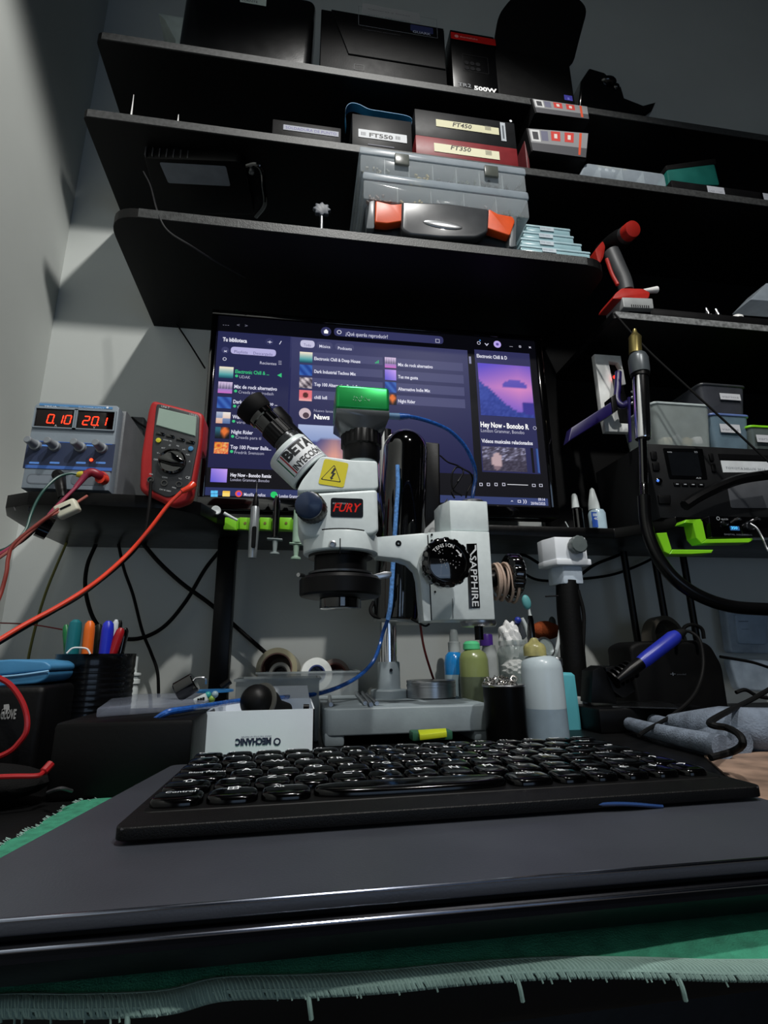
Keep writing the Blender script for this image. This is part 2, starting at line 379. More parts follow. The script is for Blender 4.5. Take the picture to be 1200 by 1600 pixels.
# left column
tx('Tu biblioteca', 348, 533, 386, 7, '#e6e6f4', .03); S.disc(*q(421, 534), .007, '#30325a', 4); tx('+', 418, 537, 425, 6)
tx('/', 436, 538, 440, 6); S.disc(*q(352, 547), .0065, '#3a3c64', 4); tx('x', 349.5, 550, 355, 4.5)
box4(361, 541.5, 431, 557.5, '#b4b0dc', 4, .008); tx('Playlists', 366, 551.5, 387, 5.2, '#5c5a88', .0); tx('Descargado', 396, 554, 426, 5.2, '#5c5a88', .0)
S.ring(*q(351, 561), .0032, .0009, '#d8d8ea', 5); tx('Recientes', 406, 569, 432, 5, '#b8b8cc')
for k in range(3): box4(435, 564+k*2.4, 440, 565+k*2.4, '#b8b8cc', 5)
def A1(u, v): return mix('#2d8a98', '#e9dfca', v*1.3-.2) if v > .35 else mix('#164a5c', '#5fb2b2', v*2.5)
def A2(u, v): return mix('#c86ac0', '#8a86c0', v*2) if v < .35 else (mix('#55506c', '#cbb8d8', (v-.3)*1.7+.25*sin(u*30)))
def A3(u, v): return mix('#1c3c8c', '#3a66b4', .5+.5*sin(u*9+v*7))
def A4(u, v): return mix('#d8a890', '#e8e4e0', v) if (u < .5) == (v < .5) else mix('#506a9a', '#b0b8cc', v)
def A5(u, v): return mix('#060a10', '#e07030', 1.6-3*abs(u-.65)-2*abs(v-.65)) if u > .4 else mix('#06090e', '#2a6478', v*1.3)
def A6(u, v): return mix('#b02018', '#f0b040', .9-4*abs(((u-.3)**2+(v-.7)**2)**.5-.22)) if u < .55 and v > .45 else mix('#d8482c', '#e8c070', random.random())
def A7(u, v): return mix('#e07078', '#f0c8c0', 2.2*max(0, (.35-v))) if (u-.5)**2+(v-.55)**2 > .06 else (.32, .14, .12)
def A8(u, v): return mix('#5a56c8', '#c8a0f0', u*.5+v*.5)
def A9(u, v): return mix('#e0d4d8', '#342c38', .5+.6*sin(u*9+v*3)*cos(v*8+u*4)+.3*(random.random()-.5))
rows = [('Electronic Chill & ...', 'UDAK', '#37c07a', A1), ('Mix de rock alternativo', 'Creada para virodash', '#dcdcee', A2), ('Dark Industrial Techno ...', 'Creada para ti', '#dcdcee', A3),
        ('Wake Up Mix', 'viro', '#dcdcee', A4), ('Night Rider', 'Creada para ti', '#dcdcee', A5), ('Top 100 Power Balla...', 'Fredrik Svensson', '#dcdcee', A6)]
wds = [53, 67, 69, 40, 34, 64]; ws2 = [17, 55, 40, 14, 40, 46]
for i, (a, b, c, fn) in enumerate(rows):
    ox = -1.55*i; oy = 23.6*i
    pic(343+ox, 572.5+oy, 364+ox, 591.5+oy, fn)
    tx(a, 367.5+ox, 583+oy, 367.5+ox+wds[i], 6.3, c, .02); S.disc(*q(369.7+ox, 587.5+oy), .0026, '#37c07a', 5); tx(b, 374+ox, 591+oy, 374+ox+ws2[i], 5.2, '#b0b0c6', 0)
S.poly([q(433, 586.5), q(440, 583), q(440, 590)], '#37c07a', 6)
pic(330, 732, 354, 754, A8); tx('Hey Now - Bonobo Remix', 360, 744.5, 424, 6, '#ececf8', .02); tx('London Grammar, Bonobo', 360, 751.5, 421, 5, '#b0b0c6', 0)
# taskbar
for i in range(2):
    for j in range(2): box4(329.5+i*5.6, 766.5+j*5.2, 334.5+i*5.6, 771.2+j*5.2, '#5cc0f4', 5)
box4(348, 767, 359, 776, '#f2c14e', 5, .001); box4(348, 770, 359, 776, '#f7d774', 6, .001)
S.disc(*q(373, 771.5), .0056, '#e8553c', 5); S.disc(*q(373.3, 771.7), .0032, '#7c4ad8', 6); tx('Mozilla Firefox', 381, 775, 415, 5.4)
S.disc(*q(428, 773), .0055, '#25c466', 5); tx('London Grammar', 436, 777.5, 470, 5.4)
tx('^', 798, 785, 802, 3); S.frame(*q(809, 785.5), q(809, 785.5)[0]+.006, q(809, 785.5)[1]+.005, .001, '#dcdcee', 5); tx('))', 817, 785.5, 823, 5); tx('09:14', 841, 782.5, 851.5, 4.2); tx('20/06/2025', 829.5, 788.5, 852, 4.2)
# middle panel
box4(469.5, 531, 491.5, 544, '#c3c1dd', 4, .007); tx('Todo', 474.5, 541, 486, 5, '#64628c', 0)
box4(495, 533.5, 519.5, 546.5, '#45476c', 4, .007); tx('Música', 499, 543, 516, 5); box4(523.5, 536, 553, 549, '#45476c', 4, .007); tx('Podcasts', 528, 546, 549.5, 5)
mr_ = [('Electronic Chill & Deep House', A1, 72), ('Dark Industrial Techno Mix', A3, 65), ('Top 100 Alternative Rock Songs', A9, 78), ('chill lofi', A7, 20)]
for i, (t, fn, wd) in enumerate(mr_):
    oy = 19.9*i; ox = -.3*i
    box4(488+ox, 550.5+oy, 598, 568.5+oy+2, '#484a70', 3); pic(468.5+ox, 549.5+oy, 488+ox, 567.5+oy, fn); tx(t, 491, 562.5+oy+i*.3, 491+wd, 5.6, '#e4e4f2', .02)
for k in range(3): box4(586+k*2.2, 566-k*1.5, 587.4+k*2.2, 568, '#37c07a', 6)
mr2 = [('Mix de rock alternativo', A2, 54), ('Tus me gusta', A8, 31), ('Alternative Indie Mix', A3, 50), ('Night Rider', A5, 27)]
for i, (t, fn, wd) in enumerate(mr2):
    oy = 19.2*i
    box4(619+.2*i, 560+oy, 723.5+1.2*i, 578+oy+2.5, '#484a70', 3); pic(601+.2*i, 558+oy, 619+.2*i, 575.5+oy, fn); tx(t, 622, 572+oy-i*.2, 622+wd, 5.4, '#e4e4f2', .02)
box4(732.5, 557, 736.5, 568.5, '#8688a8', 5)
S.disc(*q(476.5, 646), .0103, '#c9b8c0', 4); S.disc(*q(478, 649), .0055, '#4a3a44', 5)
tx('Nuevo lanzamiento de', 490.5, 643.5, 545, 4.6, '#a8a8c0', 0); tx('Naws', 490.5, 654.5, 515, 8, '#ffffff', .03)
pic(466, 663, 560, 741, lambda u, v: mix('#3f5a98', '#a9b6d8', v) if v > .75-.35*abs(u-.55) else mix('#34407c', '#d89a8c', 1.1-2.2*abs(u-.6)-1.2*abs(v-.35)), 5, 16)
# right panel
tx('Electronic Chill & D', 745, 558.5, 792, 5.8, '#e4e4f2', .02)
def MT(u, v):
    sky = mix('#5a4cc4', '#e08cc0', .95-abs(v-.55)*1.5-abs(u-.75)*.5)
    if u < .62 and v < .68-.9*u or v < .28-.25*u: return mix('#1c2a74', '#4a5cb4', .25+.35*random.random()+v*.4)
    if .45 < u < .9 and .55 < v < .62+.1*sin((u-.45)*7): return mix('#3a3a98', '#7060c0', v)
    if u > .78 and v < .3: return (.22, .2, .55)
    return sky
pic(746, 567, 835.5, 653.5, MT, 6, 26)
tx('Hey Now - Bonobo R', 751, 667, 826, 8.3, '#ffffff', .03); tx('London Grammar, Bonobo', 751.5, 675, 819, 5.6, '#b8b8cc', 0); S.ring(*q(835.5, 669), .0035, .0008, '#c8c8dc', 6)
tx('Videos musicales relacionados', 752.5, 691.5, 832, 6, '#f0f0fa', .02)
def VD(u, v):
    d = ((u-.33)/.13)**2+((v-.4)/.4)**2
    if d < .8: return (.72, .62, .64) if v > .2 else (.5, .42, .46)
    return mix('#1a1420', '#a8a8c8', .15+.8*(random.random()**3)*(v > .45)+.2*random.random())
pic(752.5, 697, 824, 738, VD, 6, 22); box4(828.5, 700, 836, 739, '#050508', 5); pic(836.5, 701, 843.5, 739, lambda u, v: mix('#16346c', '#4a6ab0', u), 5, 4)
for i, a in enumerate((751.5, 763, 775, 787)):
    p = q(a, 757); S.frame(p[0]-.0028, p[1]-.0028, p[0]+.0028, p[1]+.0028, .0009, '#dcdcee', 5)
box4(792.5, 756.5, 825, 758.5, '#f4f4fc', 5, .001)
for a in (834, 845): p = q(a, 758.5); S.frame(p[0]-.0032, p[1]-.0026, p[0]+.0032, p[1]+.0026, .0008, '#dcdcee', 5)
S.build('screen', MSCR, mon)
# ---------------------------------------------------------------- bench power supply
YP = .735
PG = mat('psu_grey', '#7f8a93', .45, noise=.05, bump=.1)
psu = thing('power_supply', 'blue and grey bench power supply with glowing red digits', 'power supply', (-.314, .84, .213))
xl, xr, zb, zt = -.3675, -.2585, .2215, .3475
g = G(); g.prism([(xl, YP, zb), (xr, YP, zb), (xr, YP, zt-.003), (xr-.004, YP, zt), (xl+.006, YP, zt), (xl, YP, zt-.006)], (0, .022, 0), .002)
g.build('front_panel', PG, psu)
g = G(); g.prism([(xl+.002, YP+.021, zb-.004), (xr+.003, YP+.021, zb-.004), (xr+.003, YP+.021, zt+.002), (xl+.002, YP+.021, zt+.002)], (0, .19, 0), .002)
for x in (xl+.015, xr-.012):
    for y in (YP+.03, YP+.18): g.cyl((x, y, .213), (x, y, zb), .006, seg=14)
g.build('casing', mat('psu_case', '#6d7072', .5, metal=.2, bump=.2, noise=.08), psu)
p = facing(32, 766, YP)
def pr(a, b, c, d, colr, l=1, r=0): A, B = pq(p, a, b), pq(p, c, d); p.rect(A[0], B[1], B[0], A[1], colr, l, r)
pr(62, 630, 176, 639.5, '#4a82b4', 1, .001); pr(43, 688, 175, 737, '#1f2c4a', 1, .001); pr(43, 688, 175.5, 695, '#2f5fb0', 2); pr(40, 726, 174.5, 736, '#3a67b4', 2)
pr(43, 740, 85, 757, '#5d656d', 1, .007); pr(44.5, 742, 83.5, 755.5, '#747d86', 2, .006); pr(112, 741, 163, 759, '#5d656d', 1, .007)
for a in (61, 135): pr(a, 694.5, a+22, 698, '#5a90e0', 3, .001)
for a in (46, 78, 119, 150): pr(a, 721.5, a+15, 725, '#5a90e0', 3, .001)
def ptx(s, a, b, c, h, colr='#dfe8f4'): A = pq(p, a, b); p.text(s, *A, h*mpp(a, b, YP), colr, 4, w=pq(p, c, b)[0]-A[0])
ptx('YIHUA', 69, 636, 89, 3.2); ptx('2020D', 93, 636.5, 107, 2.8, '#9fc0e0'); ptx('DC POWER SUPPLY', 123, 637.5, 163, 2.8, '#b8d0ea'); p.disc(*pq(p, 168, 637), .0016, '#dfe8f4', 4)
p.build('panel_print', MP, psu)
g = G()
for a, c in ((57.5, 116), (120, 176.5)):
    A, B = at(a, 644, y=YP), at(c, 676, y=YP); z = (.336, .309)
    g.span((A.x, YP-.0015, z[1]), (B.x, YP+.001, z[0]), .0008)
    for (u0, v0, u1, v1) in ((A.x-.002, z[0], B.x+.002, z[0]+.0015), (A.x-.002, z[1]-.0015, B.x+.002, z[1]), (A.x-.002, z[1], A.x, z[0]), (B.x, z[1], B.x+.002, z[0])):
        g.mi = 1; g.span((u0, YP-.003, v0), (u1, YP+.001, v1)); g.mi = 0
dwin = g.build('display_window', [mat('dark_red_window', '#140304', .08, noise=0), PG], psu)
SEG = {'0': 'abcdef', '1': 'bc', '2': 'abged', '.': ''}
def digit(pp, ch, x, y, w_, h, c, sl=.12, t=.0014, l=1):
    pos = {'a': (0, 1, 1, 1), 'b': (1, .5, 1, 1), 'c': (1, 0, 1, .5), 'd': (0, 0, 1, 0), 'e': (0, 0, 0, .5), 'f': (0, .5, 0, 1), 'g': (0, .5, 1, .5)}
    for s_ in SEG[ch]:
        a, b, c2, d = pos[s_]; P1 = V((x+a*w_+b*h*sl, y+b*h)); P2 = V((x+c2*w_+d*h*sl, y+d*h)); u = (P2-P1).normalized(); P1 = P1+u*t*.6; P2 = P2-u*t*.6; n = V((-u.y, u.x))*t*.5
        pp.poly([tuple(P1-n), tuple(P2-n), tuple(P2+u*t*.5), tuple(P2+n), tuple(P1+n), tuple(P1-u*t*.5)], c, l)
p2 = Print((xl, YP-.0019, zb), (1, 0, 0), (0, 0, 1), .00005)
for ch, a in (('0', 71.5), ('1', 86), ('0', 99), ('2', 128), ('0', 142), ('1', 155.5)):
    p2 = Print((xl, YP-.0019, zb), (1, 0, 0), (0, 0, 1), .00005)
    A = pq(p2, a, 666.5); digit(p2, ch, A[0], .0935, .0072, .0125, '#ff2a0a')
    if a in (71.5, 142): p2.disc(A[0]+.0088, .0934, .0009, '#ff2a0a', 1)
    p2.build('red_digit', MLED, dwin)
p2 = Print((xl, YP-.0019, zb), (1, 0, 0), (0, 0, 1), .00005); p2.disc(*pq(p2, 142.5, 718.5), .0022, '#ff3a1a', 1); p2.build('indicator_light', MLED, psu)
p = Print((xl, YP-.0019, zb), (1, 0, 0), (0, 0, 1), .00005)
for s_, a in (('A', 84), ('V', 145)): A = pq(p, a, 672); p.text(s_, A[0], .0885, .0032, '#c8c0c0', 2)
p.build('unit_letter', MP, psu)
for a in (51, 81, 121.5, 155):
    A = at(a+4, 706, y=YP); A.z = .2815
    g = G(); g.lathe(A, (-.12, -1, .05), [(.0075, -.001), (.0072, .004), (.0055, .005), (.0048, .02), (.004, .021), (0, .021)], 24)
    g.build('control_knob', plastic('#7d8388', .5), psu)
for a, colr in ((93, BLK), (161, plastic('#c03020'))):
    A = at(a, 748, y=YP); A.z = .239
    G().lathe(A, (0, -1, 0), [(.0075, -.001), (.0072, .008), (.004, .009), (.004, .014), (0, .014)], 20).build('binding_post', colr, psu)
# ---------------------------------------------------------------- multimeter
YD = .700
dm = thing('multimeter', 'red cased digital multimeter leaning beside the power supply', 'multimeter', (-.19, .735, .213))
RED = mat('red_rubber', '#a3191a', .5, bump=.15)
out = rnd([(237, 624), (319, 645), (316, 690), (300, 782), (272, 792), (217, 766), (219, 715), (231, 640)], 9)
g = G(); g.prism(pts(out, YD), (0, .017, 0), .006, 3)
up = [v for v in out if v[1] < 752]; cut = [at(a, b, y=YD) for a, b in up]
lo_l, lo_r = min(v.x for v in cut), max(v.x for v in cut)
g.prism([V((v.x, YD+.012, max(v.z, .2135))) for v in cut], (0, .03, 0), .004, 2); g.build('holster', RED, dm)
inn = rnd([(244, 629), (312, 648), (310, 690), (296, 764), (262, 778), (236, 766), (237, 700)], 7)
G().prism(pts(inn, YD-.002), (0, .01, 0), .002, 2).build('face_plate', mat('dmm_face', '#2e3032', .45, bump=.1), dm)
lc = [(248, 637), (307, 651), (305, 681.5), (243.5, 664)]
G().prism(pts(lc, YD-.0035), (0, .004, 0), .0008, 1).build('display', mat('lcd_green', '#93a79b', .2, noise=.03), dm)
c0 = at(269.5, 721.5, y=YD-.002); m1 = mpp(269, 721, YD)
G().lathe(c0, (0, -1, 0), [(22*m1, 0), (21.5*m1, .004), (19*m1, .006), (19*m1, .003), (0, .003)], 40).build('dial', BLKG, dm)
a_, b_ = at(249, 716, y=YD-.005), at(290, 728, y=YD-.005)
dial_ = [o for o in dm.children if o.name.startswith('dial')][0]
G().prism([at(249.5, 716, y=YD-.004), at(269, 708, y=YD-.004), at(290, 722, y=YD-.004), at(289, 729, y=YD-.004), at(269, 727, y=YD-.004), at(249, 721, y=YD-.004)], (0, -.009, 0), .0025, 3).build('selector', BLKG, dial_)
for a, b in ((251, 678), (266.5, 682), (282.5, 687), (298, 691)):
    c1 = at(a, b, y=YD-.002); G().box(c1, (.0115, .004, .0038), .0012, M.Rotation(R(9), 3, 'Y')).build('button', BLKG, dm)
for a, b, c_ in ((248, 688.5, '#c8c030'), (298.5, 701.5, '#3d7fb0')):
    G().lathe(at(a, b, y=YD-.002), (0, -1, 0), [(4.2*m1, -.001), (4*m1, .002), (0, .0025)], 20).build('round_button', plastic(c_, .4), dm)
for a, b in ((235.5, 750), (257, 755), (280, 757)):
    G().lathe(at(a, b, y=YD-.002), (0, -1, 0), [(5.2*m1, -.001), (5.2*m1, .0015), (3.6*m1, .0015), (3.4*m1, -.0008), (0, -.0008)], 20).build('jack', BLKG, dm)
uu = at(307, 651, y=YD)-at(248, 638, y=YD); vv = V((-uu.z, 0, uu.x)).normalized() if False else V((uu.z*-1, 0, uu.x)).normalized()
p = Print(at(240, 770, y=YD-.0024), uu, vv, .0001)
def dt(s, a, b, h, c='#c8ccce', w_=None, al='C'): A = pq(p, a, b); p.text(s, *A, h*m1, c, 1, al=al)
dt('UNI-T', 258, 637.5, 3.6); dt('UT61E', 301, 649.5, 3); 
for s_, t in (('V~', 158), ('mV', 134), ('Ω', 110), ('Hz', 82), ('µA', 58), ('mA', 36), ('A', 12), ('OFF', 182)):
    dt(s_, 269.5+26.5*cos(R(t-10)), 723-26.5*sin(R(t-10)), 2.8)
dt('CE', 293, 748, 4.2); dt('10A', 236, 742, 2.6); dt('COM', 257, 747, 2.6); dt('VΩ', 281, 749, 2.6); dt('CAT III 1000V', 258, 767, 2.2); dt('MAX', 272, 763, 2.2); dt('HOLD  REL', 262, 689, 2)
p.build('face_print', MP, dm)
def cable(name, label, path, r, m, cat='cable', group=None): return tag(G().tube(path, r, 8).build(name, m), label, cat, group)
# ---------------------------------------------------------------- things on the top shelf
def carton(name, label, cat, px, y, depth, ztop, z0, m, bev=.0015, group=None):
    if isinstance(ztop, tuple): ztop = at(*ztop, y=y).z
    x0, x1 = at(px[0], px[2], y=y).x, at(px[1], px[2], y=y).x
    t = thing(name, label, cat, ((x0+x1)/2, y+depth/2, z0), group)
    G().span((x0, y, z0), (x1, y+depth, ztop), bev).build('body', m, t)
    return t, x0, x1
T1, T2, T3, T4, TD = 1.085, .905, .670, .600, .213
t = thing('tool_case', 'black glossy moulded case at the left end of the top shelf', 'case', (-.15, .88, T1))
c0, c1 = at(277, 70, y=.775), at(487, 95, y=.775)
G().prism([(x, .775, z) for x, z in rnd([(c0.x, T1+.004), (c1.x-.004, T1+.004), (c1.x+.006, T1+.2), (c0.x+.004, T1+.2)], .018)], (0, .08, 0), .012, 4).build('lower_shell', mat('case_black', '#111214', .22, coat=.4, bump=.05), t)
G().span((c0.x+.02, .80, T1), (c0.x+.05, .85, T1+.006)).span((c1.x-.05, .80, T1), (c1.x-.02, .85, T1+.006)).build('foot', RUB, t)
p = Print((at(375, 3, y=.775).x, .7745, at(375, 3, y=.7745).z), (1, 0, 0), (0, 0, 1)); p.rect(0, 0, .05, .02, '#c4d0c8', 1); p.text('FUENTE', .004, .004, .006, '#333333', 2); p.build('paper_label', MP, t)
t = thing('box', 'white box peeking out left of the glossy black case on the top shelf', 'box', (-.19, .9, T1))
G().prism([at(257, 30, y=.86), at(274, 62, y=.86)+V((0, 0, 0)), (at(274, 62, y=.86).x, .86, T1), (at(274, 62, y=.86).x+.13, .86, T1), (at(262, 0, y=.86).x+.12, .86, T1+.22), (at(250, 0, y=.86).x, .86, T1+.22)], (0, .10, 0), .002).build('carton', mat('white_card', '#b9c4bf', .6), t)
CARD = mat('black_card', '#131315', .55, bump=.15, noise=.2)
t, x0, x1 = carton('storage_box', 'large black carton with white paper label on the top shelf', 'box', (500, 697, 100), .775, .2, T1+.175, T1, CARD)
g = G(); g.prism([(x0+.02, .775, T1+.175), (x0+.055, .775, T1+.062), (x1-.002, .775, T1+.062), (x1-.002, .775, T1+.175)], (0, -.0025, 0), .0008, 1); g.build('front_flap', CARD, t)
p = facing(560, 58, .7724)
A, B = pq(p, 560, 8), pq(p, 684, 60); p.frame(A[0], B[1], B[0], A[1]-.002, .0008, '#8e9298', 1)
prect(p, 566, 5, 656, 36, '#a8a8a8', 2); ptext(p, 'Cámaras y lentes', 575, 15, 640, 4, '#707070', 3); ptext(p, 'varios repuestos', 575, 24, 640, 4, '#808080', 3)
prect(p, 641, 38, 677, 54, '#343a66', 2, .003); ptext(p, 'GUARK', 645, 51, 673, 7, '#b8bcd0', 3, bold=.02); ptext(p, 'componentes electrónicos', 566, 46, 625, 3, '#55565c', 3); p.build('printed_label', MP, t)
p = facing(553, 108, .7745); A = pq(p, 553, 108); p.frame(0, 0, .02, .014, .0006, '#4a4a4e', 1); p.build('recycling_mark', MP, t)
t, x0, x1 = carton('power_supply_box', 'narrow black carton with red top band and white 500W print', 'box', (709, 779, 140), .763, .15, (738, 52), T1, mat('black_print_card', '#0d0d0f', .3))
p = facing(712, 132, .7627); wd = x1-x0
A, B = pq(p, 704, 48), pq(p, 775, 73); C = pq(p, 709, 62)
p.rect(A[0], B[1]+.002, B[0], A[1]-.003, '#c8201c', 1); p.disc(A[0]+.012, B[1]+.011, .0042, '#e8a09c', 2); p.text('thermaltake', A[0]+.019, B[1]+.009, .005, '#f0b0a8', 2, w=.038)
ptext(p, 'TR2', 716, 134, 736, 10, '#9a9ca0', 2); ptext(p, '500W', 741, 140, 776, 11, '#f2f2f2', 2, bold=.04)
A, B = pq(p, 722, 84), pq(p, 764, 116); p.frame(A[0], B[1], B[0], A[1], .0006, '#2a2a2c', 1)
for k in range(6): p.disc(A[0]+.008+(k % 3)*.012, B[1]+.008+(k//3)*.014, .005, '#1e1e20', 2)
p.build('front_print', MPG, t)
# open black case
t = thing('open_case', 'matt black case standing with rounded lid open on the top shelf', 'case', (.43, .85, T1))
CASE = mat('soft_black', '#070708', .75, noise=.1)
a0, a1 = at(779, 150, y=.765).x, at(899, 160, y=.765).x; zh = at(835, 86, y=.765).z
G().prism([(x, .765, z) for x, z in rnd([(a0, T1), (a1, T1), (a1, zh), (a0, zh)], .006)], (0, .05, 0), .004, 2).build('tray', CASE, t)
lp = [(775, 88), (773, 60), (780, 20), (797, -2), (815, -14), (900, -8), (919, 12), (906, 60), (896, 100), (778, 96)]
G().prism(pts(rnd(lp, 12), .768), (0, .010, 0), .003, 2).build('lid', CASE, t)
p = facing(882, 157, .7647); prect(p, 881, 148, 895, 158, '#4a48b8', 1, .001); ptext(p, 'I', 887, 156, 890, 7, '#8080e8'); p.build('sticker', MP, t)
t = thing('document_box', 'pale narrow box edge behind the open black case', 'box', (.52, .9, T1))
G().span((a1+.001, .83, T1), (a1+.014, .93, T1+.085), .001).build('carton', plastic('#5d6468', .6), t)
# black mask-like object
t = thing('visor_mask', 'glossy black curved visor lying at the right end of the top shelf', 'visor', (.6, .85, T1))
VIS = mat('visor_black', '#0c0c0e', .18, coat=.6)
bm = G(); o = at(912, 150, y=.80)
prof = [(905, 170), (908, 125), (921, 105), (945, 112), (972, 135), (977, 152), (1005, 163), (1027, 157), (1020, 172), (1005, 182), (960, 176)]
bm.prism(pts(prof, .768), (0, .10, 0), .006, 3).build('shell', VIS, t)
g = G(); g.ball(at(950, 128, y=.771), .012, 16, (1.6, 1, .8)); g.ball(at(962, 137, y=.771), .008, 14); g.build('buckle', VIS, t)
# ---------------------------------------------------------------- middle shelf
t, x0, x1 = carton('label_box', 'flat black box with handwritten purple label on the middle shelf', 'box', (425, 533, 205), .764, .14, (430, 186), T2, CARD)
p = facing(443, 215, .7636); 
A, B = pq(p, 443, 193), pq(p, 529, 214); p.rect(A[0], B[1], B[0], A[1]-.002, '#8f93a0', 1); p.text('SOLDADURA DE PUNTO', A[0]+.004, B[1]+.003, .006, '#4a3f8a', 2, w=B[0]-A[0]-.008); p.build('paper_label', MP, t)
t, x0, x1 = carton('ecu_box', 'dark grey box with white label reading FT550', 'box', (550, 644, 220), .7625, .13, (600, 184), T2, mat('dark_grey_card', '#232427', .5))
p = facing(560, 225, .7621)
prect(p, 560, 201, 636, 224, '#c9ccd0', 1, .001); ptext(p, 'FT550', 577, 213.5, 614, 10, '#1e1e20', 2, bold=.03)
for a in (564, 618):
    A = pq(p, a, 218 if a > 600 else 211)
    for i in range(6): p.rect(A[0]+i*.0016, A[1], A[0]+i*.0016+.0009, A[1]+.008, '#54565c', 2)
prect(p, 575, 226, 616, 230, '#4a4c5c', 1); p.build('label', MP, t)
g = G(); ww = .017
loop = [(541, 200), (540, 175), (547, 165), (560, 166), (577, 174), (600, 178), (640, 186), (643, 200)]
P_ = catmull([at(a, b-4, y=.775) for a, b in loop], 6); vs = []; fs = []
for i, q_ in enumerate(P_): vs += [q_, q_+V((0, ww, 0)), q_+V((0, ww, -.0012)), q_+V((0, 0, -.0012))]
for i in range(len(P_)-1):
    for k in range(4): fs.append((4*i+k, 4*i+(k+1) % 4, 4*i+4+(k+1) % 4, 4*i+4+k))
fs += [(0, 1, 2, 3), tuple(len(vs)-4+k for k in range(4))]
tag(g.raw(vs, fs).build('wrist_strap', plastic('#1c6f9e', .5)), 'blue strap looped over the box labelled FT550', 'strap')
def ftbox(label, z0, z1, m, s, colr, y, L, T, wl):
    t, x0, x1 = carton('ecu_box', label, 'box', (650, 808, 235), y, .14, z1, z0, m)
    p = facing(L[0], L[3], y-.0004); prect(p, *L, colr, 1); ptext(p, s, *T, 11, '#2a2620', 2, bold=.02, slant=.2)
    A = pq(p, L[2]-22, L[3]-8)
    for i in range(9): p.rect(A[0]+i*.0014, A[1], A[0]+i*.0014+.0008, A[1]+.011, '#5e5a50', 2)
    if wl: prect(p, 781, 191, 791.5, 221, '#aeb4ba', 1); prect(p, 784, 196, 788.5, 217, '#4a5058', 2); p.disc(*pq(p, 798, 189), .0028, '#d8dadc', 1)
    p.build('label', MP, t); return t
zmid = at(650, 211, y=.7625).z
ftbox('dark red box labelled FT350, under the grey FT450 box', T2, zmid, plastic('#7c1c22', .5), 'FT350', '#e0dcbc', .7615, (678, 223, 781, 250), (704, 233.5, 736), 0)
ftbox('dark grey box labelled FT450, stacked on the red box', zmid+.0002, at(653, 170, y=.7625).z, mat('dark_grey_card', '#232427', .5), 'FT450', '#cfcba8', .7625, (681, 186, 780, 211), (707, 197.5, 737), 1)
# two grey blister boxes on a dark stand, between the shelves
def blister(label, quad, y, z_low):
    t = thing('component_box', label, 'box', at(870, quad[0][1]+20, y=y))
    G().prism(pts(quad, y), (0, .0745, 0), .003, 2).build('body', mat('dark_box', '#161618', .5), t)
    f = [quad[0], quad[1], quad[1+1], quad[3]]
    p = facing(quad[3][0], quad[3][1], y-.0006)
    Q = [pq(p, *v) for v in quad]
    def B(u, v): 
        a = V(Q[0])*(1-u)+V(Q[1])*u; b = V(Q[3])*(1-u)+V(Q[2])*u; return tuple(a*(1-v)+b*v)
    def bq(u0, v0, u1, v1, c, l): p.poly([B(u0, v1), B(u1, v1), B(u1, v0), B(u0, v0)], c, l)
    bq(.03, .04, .98, .62, '#8c8c8e', 1); bq(.05, .08, .2, .56, '#d0d0d0', 2); bq(.08, .16, .17, .48, '#3c3c40', 3); bq(.22, .1, .33, .5, '#6c6c80', 2)
    for u in (.38, .6): bq(u, .08, u+.15, .46, '#c83c34', 2); bq(u+.05, .18, u+.10, .36, '#e0d4cc', 3)
    bq(.84, .06, .88, .9, '#d8502c', 2); bq(.03, .62, .98, .96, '#4e4e52', 1)
    p.build('front_print', MP, t)
blister('grey component box with red icons, upper of the two hanging beside the carton stack', [(829, 153), (919, 166), (922, 187), (836, 176)], .755, 0)
blister('grey component box with red icons, lower of the two beside the carton stack', [(822, 199), (921, 207), (917, 248), (830, 236)], .752, 0)
t = thing('display_stand', 'dark stand with red side holding the two grey component boxes', 'stand', (.42, .83, T2))
xs = at(822, 200, y=.765).x
g = G(); g.span((xs-.006, .766, T2), (xs, .90, T2+.075), .001); g.build('side_panel', plastic('#5c2024', .5), t)
g = G(); g.span((xs, .835, T2), (xs+.10, .90, 1.06), .002); g.build('back', CASE, t)
g = G(); g.span((xs, .765, T2), (xs+.10, .83, T2+.006), .002); g.build('base', CASE, t)
CLR = mat('clear_plastic', '#ccd4d8', .12, alpha=.34, noise=.05, coat=.3)
CLR2 = mat('frosted_plastic', '#c4d0da', .25, alpha=.46, noise=.1)
BIN = mat('clear_divider', '#dfeaec', .2, alpha=.35)
# clear tray with loose parts
t = thing('parts_tray', 'long clear plastic tray on the middle shelf near the teal box', 'tray', (.6, .83, T2))
a0, a1 = at(904, 265, y=.762).x, at(1040, 280, y=.762).x; zt_ = at(980, 263, y=.762).z
G().prism([(x, .762, z) for x, z in rnd([(a0, T2+.001), (a1, T2+.001), (a1, zt_), (a0+.018, zt_)], .008)], (0, .08, 0), .003).build('shell', CLR2, t)
for k in (1, 2, 3): x = a0+(a1-a0)*k/4; G().span((x-.0006, .764, T2+.002), (x+.0006, .838, zt_-.002)).build('divider', BIN, t)
t = thing('marker_set', 'small black packet with yellow print lying on the clear tray', 'packet', (.57, .80, zt_))
a0, a1 = at(930, 247, y=.775).x, at(978, 250, y=.775).x
G().span((a0, .775, zt_), (a1, .80, zt_+.014), .001).build('packet', CARD, t)
p = Print((a0, .7745, zt_), (1, 0, 0), (0, 0, 1)); p.text('SUPER GLUE', .002, .0085, .0045, '#b0a030', 1, w=a1-a0-.004)
for k in range(3): p.disc(.006+k*.015, .004, .004, '#b0b4b4', 1)
p.build('print', MP, t)
